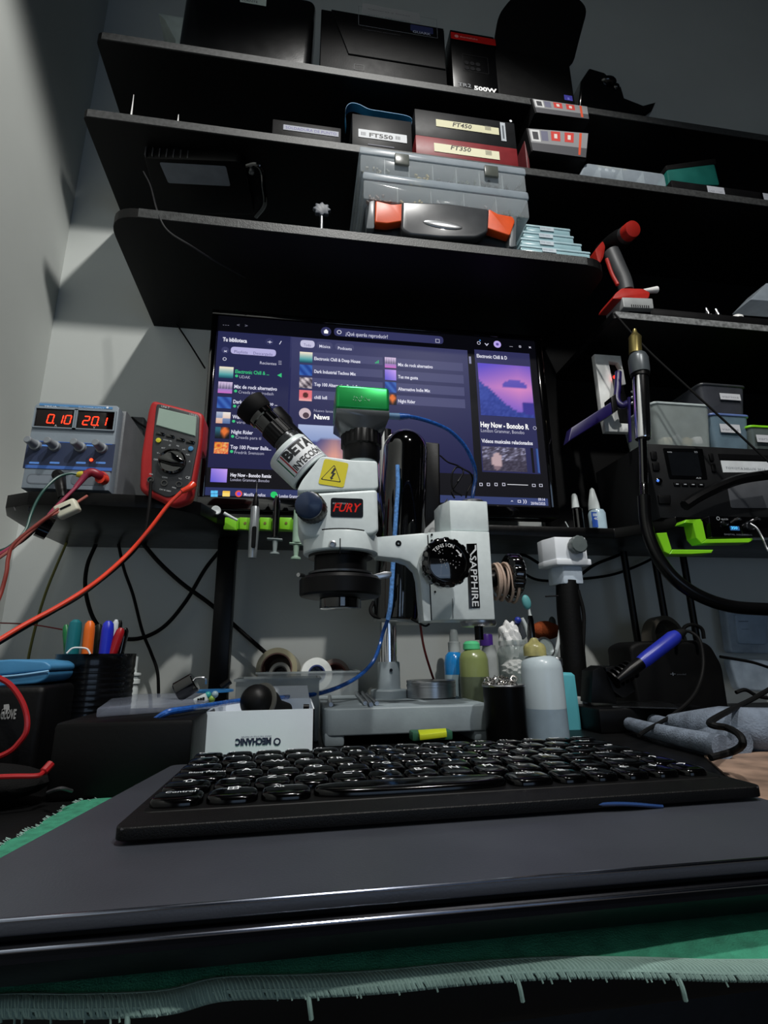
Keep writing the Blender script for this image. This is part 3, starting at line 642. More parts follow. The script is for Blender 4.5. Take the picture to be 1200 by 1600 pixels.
t = thing('teal_box', 'teal green box tilted on the middle shelf above the motherboard carton', 'box', at(1085, 288, y=.8))
G().prism(pts(rnd([(1042, 265), (1117, 256), (1125, 289), (1045, 288)], 3), .77), (0, .08, 0), .003, 2).build('body', plastic('#0f5a52', .5), t)
G().prism(pts(rnd([(1040, 258), (1118, 247), (1120, 256), (1042, 266)], 2), .772), (0, .08, 0), .002, 2).build('lid', CASE, t)
t, x0, x1 = carton('motherboard_box', 'flat black carton with yellow Motherboard lettering on the middle shelf', 'box', (1052, 1192, 300), .7615, .14, (1100, 288), T2, CARD)
p = facing(1083, 306, .7611); ptext(p, 'Motherboard', 1083, 304, 1164, 11, '#c8c020', 1, bold=.03, slant=.15); prect(p, 1104, 290, 1133, 304, '#b4b6be', 2); ptext(p, 'LGA 1150', 1108, 299, 1128, 4, '#8a8c94', 3); p.build('front_print', MP, t)
t, x0, x1 = carton('label_card', 'white card at the far right edge of the middle shelf', 'card', (1188, 1215, 305), .7615, .02, T2+.02, T2, plastic('#b8bcc4', .6))
# ---------------------------------------------------------------- lowest shelf
t = thing('circuit_module', 'flat black electronic module with fin row and blank grey label under the middle shelf', 'electronics', (-.17, .85, .86))
zu = .862
def und(L, z=zu): return [at(a, b, z=z) for a, b in L]
G().prism(und(rnd([(226, 247), (372, 252), (384, 262), (398, 336), (248, 334)], 5)), (0, 0, .0245), .002).build('housing', mat('module_black', '#0c0c0d', .45), t)
for k in range(13):
    a_ = at(229+k*10.9, 243+k*.9, z=zu+.010); G().box(a_+V((0, -.004, .002)), (.0022, .008, .018), .0004).build('fin', mat('dull_pin', '#5a5a5c', .4, metal=.6), t)
G().prism(und(rnd([(249, 254), (353, 260), (360, 291), (263, 286)], 3), zu-.0006), (0, 0, .0008)).build('label', mat('grey_paper', '#767c86', .55), t)
G().tube([at(380, 262, z=.868), at(400, 257, z=.868), at(410, 268, z=.862), at(412, 290, z=.855), at(414, 318, z=.85), at(400, 338, z=.86)], .0045, 10).build('cable_lug', BLKG, t)
G().lathe(at(393, 268, z=zu), (0, 0, -1), [(.005, -.004), (.005, .003), (.0025, .003), (.0025, .001), (0, .001)], 16).build('terminal', ALU, t)
t = thing('knob_bolt', 'grey star-shaped knob on a bolt standing in front of the organiser', 'knob', at(504, 352, y=.76))
a = at(503, 327, y=.75); n_ = 8
g = G(); P_ = []
for k in range(48): th = 2*pi*k/48; r = .0135*(1+.14*cos(n_*th)); P_.append((a.x+r*cos(th), .748, a.z+r*.9*sin(th)))
g.prism(P_, (0, .008, 0), .0015, 2); g.build('knob', mat('grey_knob', '#4c525c', .5), t)
G().cyl((a.x, .752, T3), (a.x, .752, a.z), .0028).build('bolt', ALU, t)
# organisers
def organiser(label, px, y, depth, z0, z1, nd, latches, seed):
    if isinstance(z0, tuple): z0 = at(*z0, y=y).z
    if isinstance(z1, tuple): z1 = at(*z1, y=y).z
    x0, x1 = at(px[0], px[2], y=y).x, at(px[1], px[2], y=y).x
    t = thing('parts_organizer', label, 'organizer', ((x0+x1)/2, y+depth/2, z0))
    zm = z0+(z1-z0)*.72
    g = G(); g.prism([(x, y, z) for x, z in rnd([(x0, z0), (x1, z0), (x1, zm), (x0, zm)], .004)], (0, depth, 0), .002); g.build('tray', CLR, t)
    G().prism([(x, y-.002, z) for x, z in rnd([(x0-.002, zm), (x1+.002, zm), (x1+.001, z1), (x0-.001, z1)], .004)], (0, depth+.004, 0), .002).build('lid', CLR2, t)
    for k in range(1, nd): x = x0+(x1-x0)*k/nd; G().span((x-.0007, y+.003, z0+.002), (x+.0007, y+depth-.004, zm)).build('divider', BIN, t)
    rr = random.Random(seed); cols = ['#2a2a2c', '#6a6448', '#3a4a3c', '#8a8c90', '#5a3c28', '#1e2430', '#9c8a3c']
    for k in range(nd):
        c = cols[rr.randrange(7)]; g = G(); xa = x0+(x1-x0)*(k+.5)/nd; wk = (x1-x0)/nd*.38
        for _ in range(22): g.box((xa+rr.uniform(-wk, wk), y+.006+rr.random()*min(.03, depth*.7), z0+.004+rr.random()*(z1-z0)*.32), (.007*rr.uniform(.5, 1.4), .006, .004), .001, M.Rotation(rr.random()*3, 3, 'Y'), 1)
        g.build('loose_parts', plastic(c, .5), t, kind='stuff')
    for u in latches:
        x = x0+(x1-x0)*u; zc = zm-(z1-z0)*.10
        G().box((x, y-.005, zc-.002), (.026, .005, .024), .0015).build('latch', mat('smoky_latch', '#5a5e58', .3, alpha=.85), t)
    return t
organiser('clear parts organiser with two latches, upper of the pair beneath the red box', (563, 819, 262), .738, .21, (692, 284), (692, 247), 7, (.24, .78), 3)
organiser('clear parts organiser with light reflection, just above the orange-handled case', (568, 824, 305), .726, .22, T3+.0805, (695, 285), 5, (), 5)
# orange handled case
y = .722
t = thing('handled_case', 'clear organiser case with grey carrying handle on orange hinges', 'case', (.2, .82, T3))
x0, x1 = at(572, 340, y=y).x, at(812, 360, y=y).x
G().prism([(x, y+.014, z) for x, z in rnd([(x0, T3+.002), (x1, T3+.002), (x1, T3+.081), (x0, T3+.079)], .008)], (0, .2, 0), .003).build('case_body', mat('smoky_clear', '#3c4246', .15, alpha=.8, noise=.2), t)
hd = [(628, 314), (700, 317), (765, 326), (763, 362), (745, 371), (690, 371), (640, 366), (627, 358)]
G().prism(pts(rnd(hd, 5), y-.012), (0, .018, 0), .004, 3).build('handle', mat('handle_grey', '#3e4043', .3, coat=.3), t)
a = at(692, 351, y=y-.0125)
G().ball(a, .034, 28, (1, .06, .24), M.Rotation(R(3), 3, 'Y')).build('handle_badge', mat('badge_silver', '#9a9c9e', .25, metal=.7), t)
OR = mat('orange_plastic', '#e0521a', .4)
for poly in ([(587, 313), (612, 319), (631, 318), (630, 345), (605, 349), (586, 347)], [(764, 326), (778, 334), (801, 338), (805, 345), (797, 368), (760, 356)]):
    h = G().prism(pts(rnd(poly, 3), y-.008), (0, .016, 0), .003, 3).build('hinge_arm', OR, t)
for poly in ([(577, 314), (586, 312), (585, 357), (572, 357)], [(797, 337), (808, 336), (806, 385), (796, 386)]):
    G().prism(pts(rnd(poly, 3), y-.004), (0, .02, 0), .002, 2).build('side_clip', mat('clip_grey', '#6c7276', .35, alpha=.85), t)
for a, b, c in ((600, 363, '#a03040'), (740, 374, '#8a3038')):
    G().box(at(a, b-4, y=y+.02), (.03, .006, .01), .002).build('case_content', plastic(c, .5), t)
# stack of small clear boxes
grp = None
for i, (a, b, c, d) in enumerate(((822, 889, 334, 349), (818, 895, 349, 365), (815, 908, 366, 382), (815, 922, 382, 399))):
    y = .7245-.0015*i; z0 = T3+.0165*(3-i); 
    x0, x1 = at(a, d, y=y).x, at(b, d, y=y).x
    pos = ('topmost', 'second from the top', 'third from the top', 'lowest')[i]
    t = thing('clear_case', 'small pale blue clear box, %s in the stack beside the handled case' % pos, 'box', ((x0+x1)/2, y+.05, z0), 'stack of small clear boxes')
    G().span((x0, y, z0), (x1, y+.09, z0+.0115), .002).build('tray', mat('pale_blue_clear', '#a9ccd4', .2, alpha=.75), t)
    G().span((x0-.001, y-.001, z0+.0112), (x1+.001, y+.091, z0+.0158), .0015).build('lid', mat('pale_blue_lid', '#b6d2da', .25, alpha=.85), t)
    p = Print((x0+(x1-x0)*.3, y-.0015, z0+.005), (1, 0, 0), (0, 0, 1)); p.rect(0, 0, .026, .008, '#b8c4cc', 1); p.text('SMD 0603', .002, .003, .003, '#8a94a0', 2); p.build('label', MP, t)
# ---------------------------------------------------------------- right-hand shelf beside the screen
y = .775
t = thing('cordless_drill', 'red and grey cordless screwdriver standing on its battery at the shelf end', 'power tool', at(985, 480, y=y))
DR = mat('drill_red', '#a8241c', .4, bump=.05); DG = mat('drill_grey', '#3a3c3e', .5); DK = mat('drill_black', '#0d0d0e', .5)
h0, h1 = at(986, 360, y=y-.03), at(945, 395, y=y+.05)
ax = (h1-h0)
G().lathe(h0, ax, [(.008, -.008), (.0155, -.006), (.0165, 0), (.0165, .01)], 28).build('chuck_ring', DR, t)
G().lathe(h0, ax, [(.0167, .01), (.017, .018), (.0165, .019)], 28).build('grey_collar', DG, t)
G().lathe(h0, ax, [(.0160, .019), (.020, .03), (.022, .05), (.022, .085), (.016, .095)], 28).build('motor_housing', DK, t)
G().prism(pts(rnd([(930, 390), (942, 376), (946, 385), (943, 402), (936, 414)], 3), y+.01), (0, .03, 0), .003).build('red_shell', DR, t)
G().tube([at(955, 395, y=y+.012), at(966, 420, y=y+.006), at(975, 440, y=y+.002), at(979, 456, y=y)], lambda s: .0155-.002*s, 18).build('handle_grip', DG, t)
G().tube([at(948, 405, y=y), at(956, 428, y=y-.004), at(965, 445, y=y-.008)], .0035, 10).build('trigger', DR, t)
G().prism(pts(rnd([(962, 458), (972, 450), (1005, 451), (1016, 457), (1014, 466), (974, 467), (957, 467)], 3), y-.016), (0, .05, 0), .004, 3).build('base_shoe', DR, t)
g = G(); g.prism(pts(rnd([(972, 464), (1020, 466), (1022, 482), (975, 480)], 2), y-.018), (0, .055, 0), .0025, 2); g.build('battery', mat('battery_grey', '#8d9090', .4), t)
for k in range(9): G().box(at(987+k*3.3, 477.5+k*.2, y=y-.0185), (.0012, .001, .0045)).build('battery_slot', DK, t)
def simple(name, label, cat, g, m, group=None): return tag(g.build(name, m), label, cat, group)
simple('white_plug', 'small white plug lying beside the drill battery', 'plug', G().tube([at(1005, 455, y=.79), at(1026, 453, y=.79)], lambda s: .004+.003*s, 12), mat('white_gloss', '#e8e8e6', .2))
for i, a in enumerate((1101, 1116)):
    b = at(a, 464, y=.78); b.z = .622; l = ('left', 'right')[i]
    simple('metal_vial', 'shiny metal tube standing upright, %s of the two on the right shelf' % l, 'tube', G().lathe(b, (-.12, 0, 1), [(.0052, 0), (.0052, .017), (.003, .021), (0, .022)], 18), CHR, 'two metal tubes')
b = at(1144, 467, y=.78); b.z = .622; simple('bottle_cap', 'white round cap on the shelf right of the metal tubes', 'cap', G().lathe(b, (0, 0, 1), [(.0118, 0), (.0118, .004), (.008, .0075), (0, .008)], 24), mat('white_gloss', '#e8e8e6', .2))
simple('plastic_wedge', 'grey translucent plastic piece at the far right shelf edge', 'plastic case', G().prism([at(1173, 468, y=.79), at(1198, 442, y=.79), at(1240, 442, y=.79), at(1240, 473, y=.79)], (0, .05, 0), .002), CLR2)

cable('cable_tie', 'white cable tie tail sticking up behind the middle shelf edge at the left', [at(205, 180, y=.79), at(207, 165, y=.79), at(209, 148, y=.79)], lambda s: .0016-.0011*s, mat('white_gloss', '#e8e8e6', .2), 'cable tie')
cable('cable_tie', 'tiny white cable tie tip above the middle shelf edge, right of the longer one', [at(278, 190, y=.79), at(279, 179, y=.79)], lambda s: .0014-.0009*s, mat('white_gloss', '#e8e8e6', .2), 'cable tie')
# ---------------------------------------------------------------- microscope
YB = .60
sm = thing('microscope', 'grey trinocular microscope with green camera on a boom block and wide grey base', 'microscope', (.13, .76, ZT))
zb1 = at(637, 1104, y=.65).z
bx0, bx1, by0, by1 = at(506, 1108, y=.65).x, at(769, 1100, y=.65).x, .65, .87
g = G(); g.prism([(x, y, zb1-.030) for x, y in rnd([(bx0, by0), (bx1, by0), (bx1, by1), (bx0, by1)], .012)], (0, 0, .030), .004, 3, True)
g.span((bx0+.001, by0+.002, ZT), (bx0+.024, by1-.01, zb1-.026), .003); g.span((bx1-.024, by0+.002, ZT), (bx1-.001, by1-.01, zb1-.026), .003); g.span((bx0+.01, by1-.03, ZT), (bx1-.01, by1-.006, zb1-.026), .003)
BASE = mat('scope_base_paint', '#8c979c', .45, noise=.12, nscale=30, bump=.1)
g.build('base', BASE, sm)
YC = .793; pc = at(608, 1084, y=YC); pc.z = zb1
mC = mpp(608, 1050, YC)
zc = at(608, 1034, y=YC).z
G().lathe(pc, (0, 0, 1), [(28*mC, 0), (28*mC, .010), (26.5*mC, .0115), (18*mC, .012), (17.5*mC, .015), (17*mC, zc-zb1-.002), (16*mC, zc-zb1), (13*mC, zc-zb1)], 40).build('pillar_collar', BASE, sm)
G().lathe(at(611, 1047, y=YC-18*mC), (0, -1, 0), [(.0022, -.002), (.0022, .001), (0, .001)], 12).build('set_screw', BLKM, sm)
zl = at(608, 966, y=YC).z
G().cyl((pc.x, pc.y, zb1+.01), (pc.x, pc.y, zl+.30), 13.2*mC, seg=36).build('pillar', CHR, sm)
# black domed column around the pillar
yk = YC-.006; cb = at(621, 966, y=yk); ct = at(633, 706, y=yk); mk = mpp(630, 800, yk)
ax = ct-cb; Lk = ax.length; rk = 36*mk
G().lathe(cb, ax, [(rk*.9, -.0035), (rk*.98, -.003), (rk, 0), (rk, Lk)]+[(rk*cos(R(a)), Lk+rk*sin(R(a))) for a in range(8, 90, 8)]+[(0, Lk+rk)], 48).build('column_cover', BLKG, sm)
G().lathe(cb, ax, [(rk*.86, -.0075), (rk*.92, -.007), (rk*.92, -.0034)], 40).build('column_ring', mat('pale_cap', '#a8aca8', .4), sm)
G().prism(pts([(598, 724), (664, 726), (664, 760), (598, 758)], yk-rk*.2), (0, .01, 0)) if 0 else None
a = at(677, 760, y=yk+.012); G().prism(pts(rnd([(664, 690), (687, 692), (689, 830), (664, 832)], 3), yk), (0, .03, 0), .004).build('drive_housing', BLK, sm)
g = G(); g.tube([at(584, 940, y=yk), at(579, 952, y=yk-.004), at(584, 962, y=yk-.01), at(600, 966, y=yk-.02)], .0028, 8); g.build('cable_hook', BLK, sm)
G().prism([at(690, 800, y=yk), at(700, 778, y=yk), at(700, 835, y=yk-.02), at(655, 835, y=yk-.02)], (0, .022, 0), .002).build('swing_arm', mat('arm_grey', '#6b7072', .45), sm)
# focus block
YF = .655
def zat(px, py): return at(px, py, y=YF).z
def plan(pxs, z0, z1, name, m, bev=.0012):
    return G().prism([(x, y, z0) for x, y in pxs], (0, 0, z1-z0), bev, 2, True).build(name, m, sm)
xa, xb_, xc_ = at(670, 900, y=YF+.014).x, at(707, 900, y=YF).x, at(769, 900, y=YF).x
zt_, zb_ = at(740, 830, y=YF).z, at(740, 968, y=YF).z
plan([(xa, YF+.014), (xb_, YF), (xc_, YF), (xc_+.002, YF+.01), (xc_, YF+.06), (xa, YF+.06)], zb_, zt_, 'focus_block', SCOPE)
ha, hb_, hc_ = at(686, 800, y=YF+.03).x, at(703, 800, y=YF+.004).x, at(762, 800, y=YF+.004).x
z2, z3 = zt_+.0015, at(735, 781, y=YF).z
plan([(ha, YF+.03), (hb_, YF+.004), (hc_, YF+.004), (hc_+.003, YF+.012), (hc_, YF+.058), (ha, YF+.058)], z2, z3, 'clamp_collar', SCOPE, .0015)
mF = mpp(735, 850, YF+.03); dc = at(736, 778, y=YF+.034)
G().lathe((dc.x, YF+.034, z3), (0, 0, 1), [(19*mF, 0), (19*mF, .0065), (17*mF, .008), (0, .008)], 36).build('top_washer', ALU, sm)
G().lathe((dc.x, YF+.034, zb_), (0, 0, -1), [(26*mF, 0), (26*mF, .004), (24*mF, .007), (0, .007)], 40).build('bottom_washer', ALU, sm)
G().cyl((dc.x, YF+.034, zb_-.024), (dc.x, YF+.034, zb_), .0058).build('boom_rod', BLKM, sm)
# arm and its bracket
YA = .628
arm = [(585, 839), (660, 832.5), (669, 833), (671, 850), (675, 971), (662, 971), (656, 905), (652, 890), (640, 878), (625, 873), (590, 869)]
G().prism(pts(arm, YA), (0, .03, 0), .0022, 2).build('support_arm', SCOPE, sm)
G().lathe(at(622.5, 849, y=YA), (0, -1, 0), [(.0037, -.002), (.0037, .0006), (.003, .0012), (.0015, .0012), (.0012, -.001), (0, -.001)], 20).build('arm_screw', BLKM, sm)
for a, b in ((674, 836), (674, 845), (679, 925)): G().lathe(at(a, b, y=YF+.013), (0, -1, 0), [(.0014, -.004), (.0014, .003), (0, .003)], 10).build('block_screw', BLKM, sm)
G().prism(pts([(667.6, 836), (669.2, 836), (675.2, 969), (673.6, 969)], YA-.0004), (0, .001, 0)).build('bracket_seam', BLKM, sm)
G().prism(pts([(706.6, 935), (707.4, 935), (708.6, 966), (707.8, 966)], YF-.0004), (0, .001, 0)).build('plate_seam', mat('seam_grey', '#7a8284', .5), sm)
# tension knob
kc = at(693.5, 881, y=YA-.004); mK = mpp(693, 881, YA-.018)
tk_ = G().lathe(kc, (0, -1, 0), [(30*mK, -.006), (37*mK, -.002), (37.6*mK, 0, 1), (37.6*mK, .013, 1), (35.5*mK, .0155), (30.5*mK, .0165), (29.5*mK, .0148), (28*mK, .0152), (0, .0158)], 120, ribs=15, rib=.035).build('tension_knob', BLKG, sm)
p = Print((kc.x, kc.y-.0160, kc.z), (1, 0, 0), (0, 0, 1)); 
for i, ch in enumerate('TENSION'):
    th = R(138-i*11.5); r_ = 23*mK; p.text(ch, r_*cos(th), r_*sin(th), .0042, '#d8d8d8', 1, al='C', rot=th-pi/2, bold=.01)
pa = [(22.5*mK*cos(R(t)), 22.5*mK*sin(R(t))) for t in range(52, 30, -4)]; pb = [(24.5*mK*cos(R(t)), 24.5*mK*sin(R(t))) for t in range(30, 53, 4)]
p.poly(pa+pb, '#d8d8d8', 1); r_ = 23.5*mK; th = R(30); p.poly([(r_*1.14*cos(th), r_*1.14*sin(th)), (r_*.86*cos(th), r_*.86*sin(th)), (r_*cos(R(18)), r_*sin(R(18)))], '#d8d8d8', 1)
rr = random.Random(2)
for _ in range(26): a = rr.random()*6.28; q_ = rr.random()*20*mK; p.disc(q_*cos(a), q_*sin(a), .0004+.0004*rr.random(), '#8a8a8a', 1, 6)
p.build('knob_print', MP, tk_)
# plaque
pa, pb = at(729.5, 850, y=YF-.0009), at(746, 950, y=YF-.0009)
pxs = [(729, 849.5), (745, 849), (750.5, 949.5), (733, 950.5)]
np_ = G().prism(pts(pxs, YF-.0012), (0, .0016, 0), .0003, 1).build('name_plate', BLKG, sm)
u_ = (at(742, 950, y=YF-.0014)-at(737, 850, y=YF-.0014)); u_.y = 0; v_ = V((u_.z*-1, 0, u_.x)).normalized()
if v_.x < 0: v_ = -v_
p = Print(at(731, 868, y=YF-.0014), u_, v_)
p.n = V((0, -1, 0)); k = mpp(740, 900, YF)
p.text('SAPPHIRE', 0, .0028, .0085, '#d8dcde', 1, w=76*k, bold=.01)
p.o = at(729.5, 850, y=YF-.0014); p.poly([(.001, .0125), (.001, .0105), (.006, .0105), (.014, .0035), (.016, .0035), (.0075, .0125)], '#d8dcde', 1)
p.poly([(.058, .0010), (.116*.94, .0010), (.116*.94, .0015), (.058, .0015)], '#9a9ea0', 1) if 0 else None
p.build('plate_print', MP, np_)
# wrapped cord and the second knob at the right
yw = YF+.03; wa, wb_ = at(767, 905, y=yw), at(802, 899, y=yw); dX = (wb_-wa)
G().lathe(wa, dX, [(.011, -.004), (.011, dX.length*.9)], 24).build('focus_shaft', BLKM, sm)
kk = at(790, 899, y=yw); mw = mpp(800, 900, yw)
G().lathe(kk, (1, 0, -.04), [(22*mw, -.001), (30*mw, .001), (31.5*mw, .003, 1), (31.5*mw, .016, 1), (29*mw, .0185), (24*mw, .0195), (0, .0195)], 120, ribs=18, rib=.04).build('focus_knob', BLKG, sm)
CORD = mat('beige_cord', '#b39c8c', .7, bump=.3, bscale=500)
g = G(); N = 170; P_ = []
for i in range(N):
    t = i/(N-1); layer = t*5; th = t*2*pi*11; u = .5-.5*cos(t*2*pi*1.5); rad = (.0135+.011*t)
    P_.append(V((at(769, 900, y=yw).x+.003+u*(.026), yw+rad*cos(th)*.95, wa.z-.001+rad*sin(th)*1.12-.003*t)))
g.tube(P_, .0019, 6, n=2); cord = g.build('cord_wrap', CORD)
tag(cord, 'beige cord wound around the shaft between the grey block and its right knob', 'cord')
# focus ring and optics
mB = mpp(532, 850, YB); c = at(532.5, 854, y=YB)
def LZ(prof, name, m, cx=532, y=YB, seg=48, **k):   # lathe given as (radius px, pixel row)
    mm = mpp(cx, prof[0][1], y); o = at(cx, 900, y=y); return G().lathe((o.x, y, 0), (0, 0, 1), [((q[0]*mm), at(cx, q[1], y=y).z, *q[2:]) for q in prof], seg, **k).build(name, m, sm)
LZ([(52, 869), (56.5, 868), (58, 866), (58, 843), (57, 840), (40, 838)], 'mount_ring', SCOPE)
LZ([(41, 902), (41, 868)], 'objective_housing', BLK)
LZ([(50, 873), (50, 869)], 'ring_lip', BLKM)
LZ([(46, 900), (50, 899), (50, 896), (41, 895)], 'adapter_ring', mat('dull_steel', '#55575a', .3, metal=.8))
LZ([(50, 935), (61, 933), (63.5, 930), (64, 908), (60, 903), (41, 901)], 'ring_light', BLK)
LZ([(0, 952), (29, 952), (32, 951), (32.5, 949), (32, 933), (32, 925)], 'front_lens', BLKG)
G().tube([at(474, 899, y=YB-.02), at(466, 898, y=YB-.03)], .0022, 10).build('thumb_screw', ALU, sm)
g = G(); g.prism(pts([(575, 900), (600, 893), (612, 893), (612, 900), (592, 905)], YB+.01), (0, .01, 0), .001); g.build('light_bracket', ALU, sm)
G().lathe(at(519.5, 850.5, y=YB-58*mB+.0015), (0, -1, 0), [(.0040, -.001), (.0040, .002), (.0026, .0024), (.002, .0005), (0, .0005)], 20).build('ring_screw', ALU, sm)
G().span(at(531, 841, y=YB-58*mB-.0003), at(531.8, 866, y=YB-58*mB+.003)).build('ring_slit', BLKM, sm)
LZ([(50, 841.5), (56, 841), (56, 838), (50, 837)], 'ring_seam', BLKM)
# body
bd = rnd([(464, 772), (590, 764), (592, 830), (582, 836), (492, 839), (474, 836), (466, 818)], 7)
G().prism(pts(bd, YB-.034), (0, .068, 0), .009, 4).build('lower_body', SCOPE, sm)
ub = rnd([(463, 768), (472, 750), (502, 712), (546, 718), (552, 719), (590, 720), (591.5, 764), (530, 766)], 6)
G().prism(pts(ub, YB-.033), (0, .066, 0), .010, 4).build('upper_body', SCOPE, sm)
LZ([(23, 728), (24.5, 722), (23, 717.5), (20, 717)], 'camera_port', SCOPE, 566)
# zoom knob
k0, k1 = at(489, 797, y=YB-.030), at(482, 789, y=YB-.064); d = k1-k0; mk2 = mpp(482, 789, YB-.06)
zk_ = G().lathe(k0, d, [(23*mk2, -.002), (24*mk2, .002, 1), (23.5*mk2, d.length*.8, 1), (22*mk2, d.length*.9)], 96, ribs=24, rib=.03).build('zoom_knob', BLK, sm)
G().lathe(k0+d*.9, d, [(22*mk2, 0), (21.5*mk2, .003), (18*mk2, .0045), (0, .0055)], 40).build('knob_cap', mat('navy_cap', '#22304a', .3), zk_)
# eyepiece tube
e0, e1 = at(486, 740, y=YB), at(447, 703, y=YB); d = (e1-e0); L_ = d.length; dn = d.normalized(); me_ = mpp(470, 720, YB)
G().lathe(e0, d, [(30*me_, -.006), (33*me_, -.002), (33*me_, 0)], 48).build('tube_gap', BLKM, sm)
eh_ = G().lathe(e0, d, [(33*me_, .0012), (36*me_, .0018), (36.5*me_, .004), (36.5*me_, L_-.003), (34*me_, L_), (28*me_, L_+.001)], 64).build('eyepiece_housing', SCOPE, sm)
f0 = e0+V((.022, .058, .012)); G().lathe(f0, d, [(30*me_, 0), (31*me_, L_), (27*me_, L_+.002)], 40).build('rear_eyepiece_housing', SCOPE, sm)
b0, b1 = at(452, 694, y=YB-.003), at(389, 631, y=YB-.003); bd_ = b1-b0; BL = bd_.length
G().lathe(b0, bd_, [(23*me_, -.006), (23*me_, BL*.06), (20*me_, BL*.08), (20*me_, BL*.13)], 40).build('eyepiece_base', mat('satin_grey', '#3a3c3e', .3, metal=.5), sm)
G().lathe(b0, bd_, [(18.5*me_, BL*.12), (20.5*me_, BL*.14, 1), (20.5*me_, BL*.42, 1), (18.5*me_, BL*.44)], 96, ribs=20, rib=.04).build('dioptre_ring', BLK, sm)
G().lathe(b0, bd_, [(19*me_, BL*.43), (19*me_, BL*.62), (21.5*me_, BL*.64), (21.5*me_, BL*.74)], 40).build('eyepiece', BLKG, sm)
G().lathe(b0, bd_, [(22*me_, BL*.72), (25.5*me_, BL*.78), (26.5*me_, BL*.98), (24*me_, BL), (18*me_, BL*.99), (16*me_, BL*.9), (0, BL*.88)], 44).build('eyecup', RUB, sm)
f1 = b0+V((.022, .058, .012)); G().lathe(f1, bd_, [(20*me_, 0), (20*me_, BL*.6), (25*me_, BL*.7), (26*me_, BL*.98), (0, BL*.9)], 36).build('rear_eyepiece', BLK, sm)
# stickers
x_, y_, a_ = basis(d)
def wrap(px_, py_, l):     # py_ along the axis, px_ around it
    rad = 36.5*me_+.00025+l; th = px_/rad
    # frame: direction facing the room
    f = (V((0, -1, 0)) - dn*V((0, -1, 0)).dot(dn)).normalized(); s_ = dn.cross(f)
    return e0+dn*py_+(f*cos(th)+s_*sin(th))*rad
sgn = 1 if wrap(.01, 0, 0).z > wrap(0, 0, 0).z else -1
w2 = lambda a, b, l: wrap(sgn*(-a), b, l) if False else wrap(sgn*a, b, l)
# text runs around the tube (upwards right), its top towards the eyepiece
p = Print((0, 0, 0), (1, 0, 0), (0, 0, 1), wrap=lambda a, b, l: w2(a, b, l)); H = L_
p.rect(-.026, .0045, .030, H-.006, '#e6e8ea', 0.6)
p.rect(-.0252, .0052, .0292, .0058, '#3a4a6a', 1.2); p.rect(-.0252, H-.0073, .0292, H-.0067, '#3a4a6a', 1.2)
for i, c_ in enumerate(('#1e6b4a', '#e6e8ea', '#a8323a')): p.rect(-.0245+i*.0028, .0062+(.008 if 0 else 0), -.0225+i*.0028, H-.008, c_, 1.4)
p.text('BETA', -.016, H*.5+.001, .0115, '#15161a', 2, w=.044, bold=.05); p.text('INYECCIÓN', -.016, .0075, .0078, '#15161a', 2, w=.044, bold=.03)
p.build('sticker', MP, eh_)
p = facing(498, 758, YB-.0332)
def D(*L): return [pq(p, *v) for v in L]
p.poly(rnd(D((507, 716.5), (545, 724), (537, 762), (497, 756)), .003), '#d6c81a', 1)
tr = D((522.5, 726), (533, 754), (500.5, 749))
def inset(L, k): c_ = sum((V(v) for v in L), V((0, 0)))/len(L); return [tuple(c_+(V(v)-c_)*k) for v in L]
p.poly(rnd(tr, .002), '#1a1a10', 2); p.poly(rnd(inset(tr, .88), .0018), '#d6c81a', 3)
p.poly(D((522, 731), (525, 733), (521, 739), (524.5, 739.5), (519, 747), (521, 747.5), (517, 750), (515.5, 745), (517, 745.5), (519.5, 740.5), (516.5, 740)), '#1a1a10', 4)
p.build('warning_sticker', MP, sm)
p = facing(517, 808, YB-.0342); A, B = pq(p, 517, 777), pq(p, 567.5, 809.5)
p.rect(A[0], B[1]+.0005, B[0], A[1]-.0005, '#12141a', 1, .003); A = pq(p, 520, 799); p.text('FURY', *A, .0098, '#e0261c', 2, w=pq(p, 565, 799)[0]-A[0], bold=.02, slant=.35)
A = pq(p, 520, 787.5); p.text('KINGSTON', *A, .0017, '#c8c8cc', 2, w=.0165); p.build('logo_sticker', MPG, sm)
# camera on top
c = at(563, 640, y=YB); mc = mpp(563, 640, YB); w_ = 80*mc
GRN = mat('green_anodised', '#1f9a4c', .3, metal=.55, noise=.05)
zt2, zm2, zq = at(563, 620, y=YB).z, at(563, 656, y=YB).z, at(563, 688, y=YB).z
G().box((c.x, YB, (zt2+zm2)/2), (w_, w_*.9, zt2-zm2), .004, seg=4).build('camera_top', GRN, sm)
g = G(); bm = bmesh.new()
for z, h_, rd in ((zm2, w_/2-.0005, .004), (zm2-.008, w_/2-.0005, .004)):
    for sx_ in (-1, 1):
        for sy_ in (-1, 1): bm.verts.new((c.x+sx_*h_, YB+sy_*h_*.9, z))
for k in range(32): bm.verts.new((c.x+30*mc*cos(k*pi/16), YB+28*mc*sin(k*pi/16), zq+.004))
bmesh.ops.convex_hull(bm, input=bm.verts); g._add(bm); g.build('camera_body', mat('dark_anodised', '#5c6063', .32, metal=.5), sm)
LZ([(27, 724), (29, 717), (29, 702), (31, 700, 1), (31, 681, 1), (29, 678), (29, 672)], 'camera_adapter', BLK, 565, seg=120, ribs=22, rib=.03)
p = Print((c.x-.012, YB-w_*.45-.0004, zm2+.011), (1, 0, 0), (0, 0, 1)); 
for i in range(30): p.disc(rr.random()*.02, rr.random()*.005+.001*sin(i), .0004+.0003*rr.random(), '#7fbf95', 1, 6)
p.build('worn_print', MP, sm)
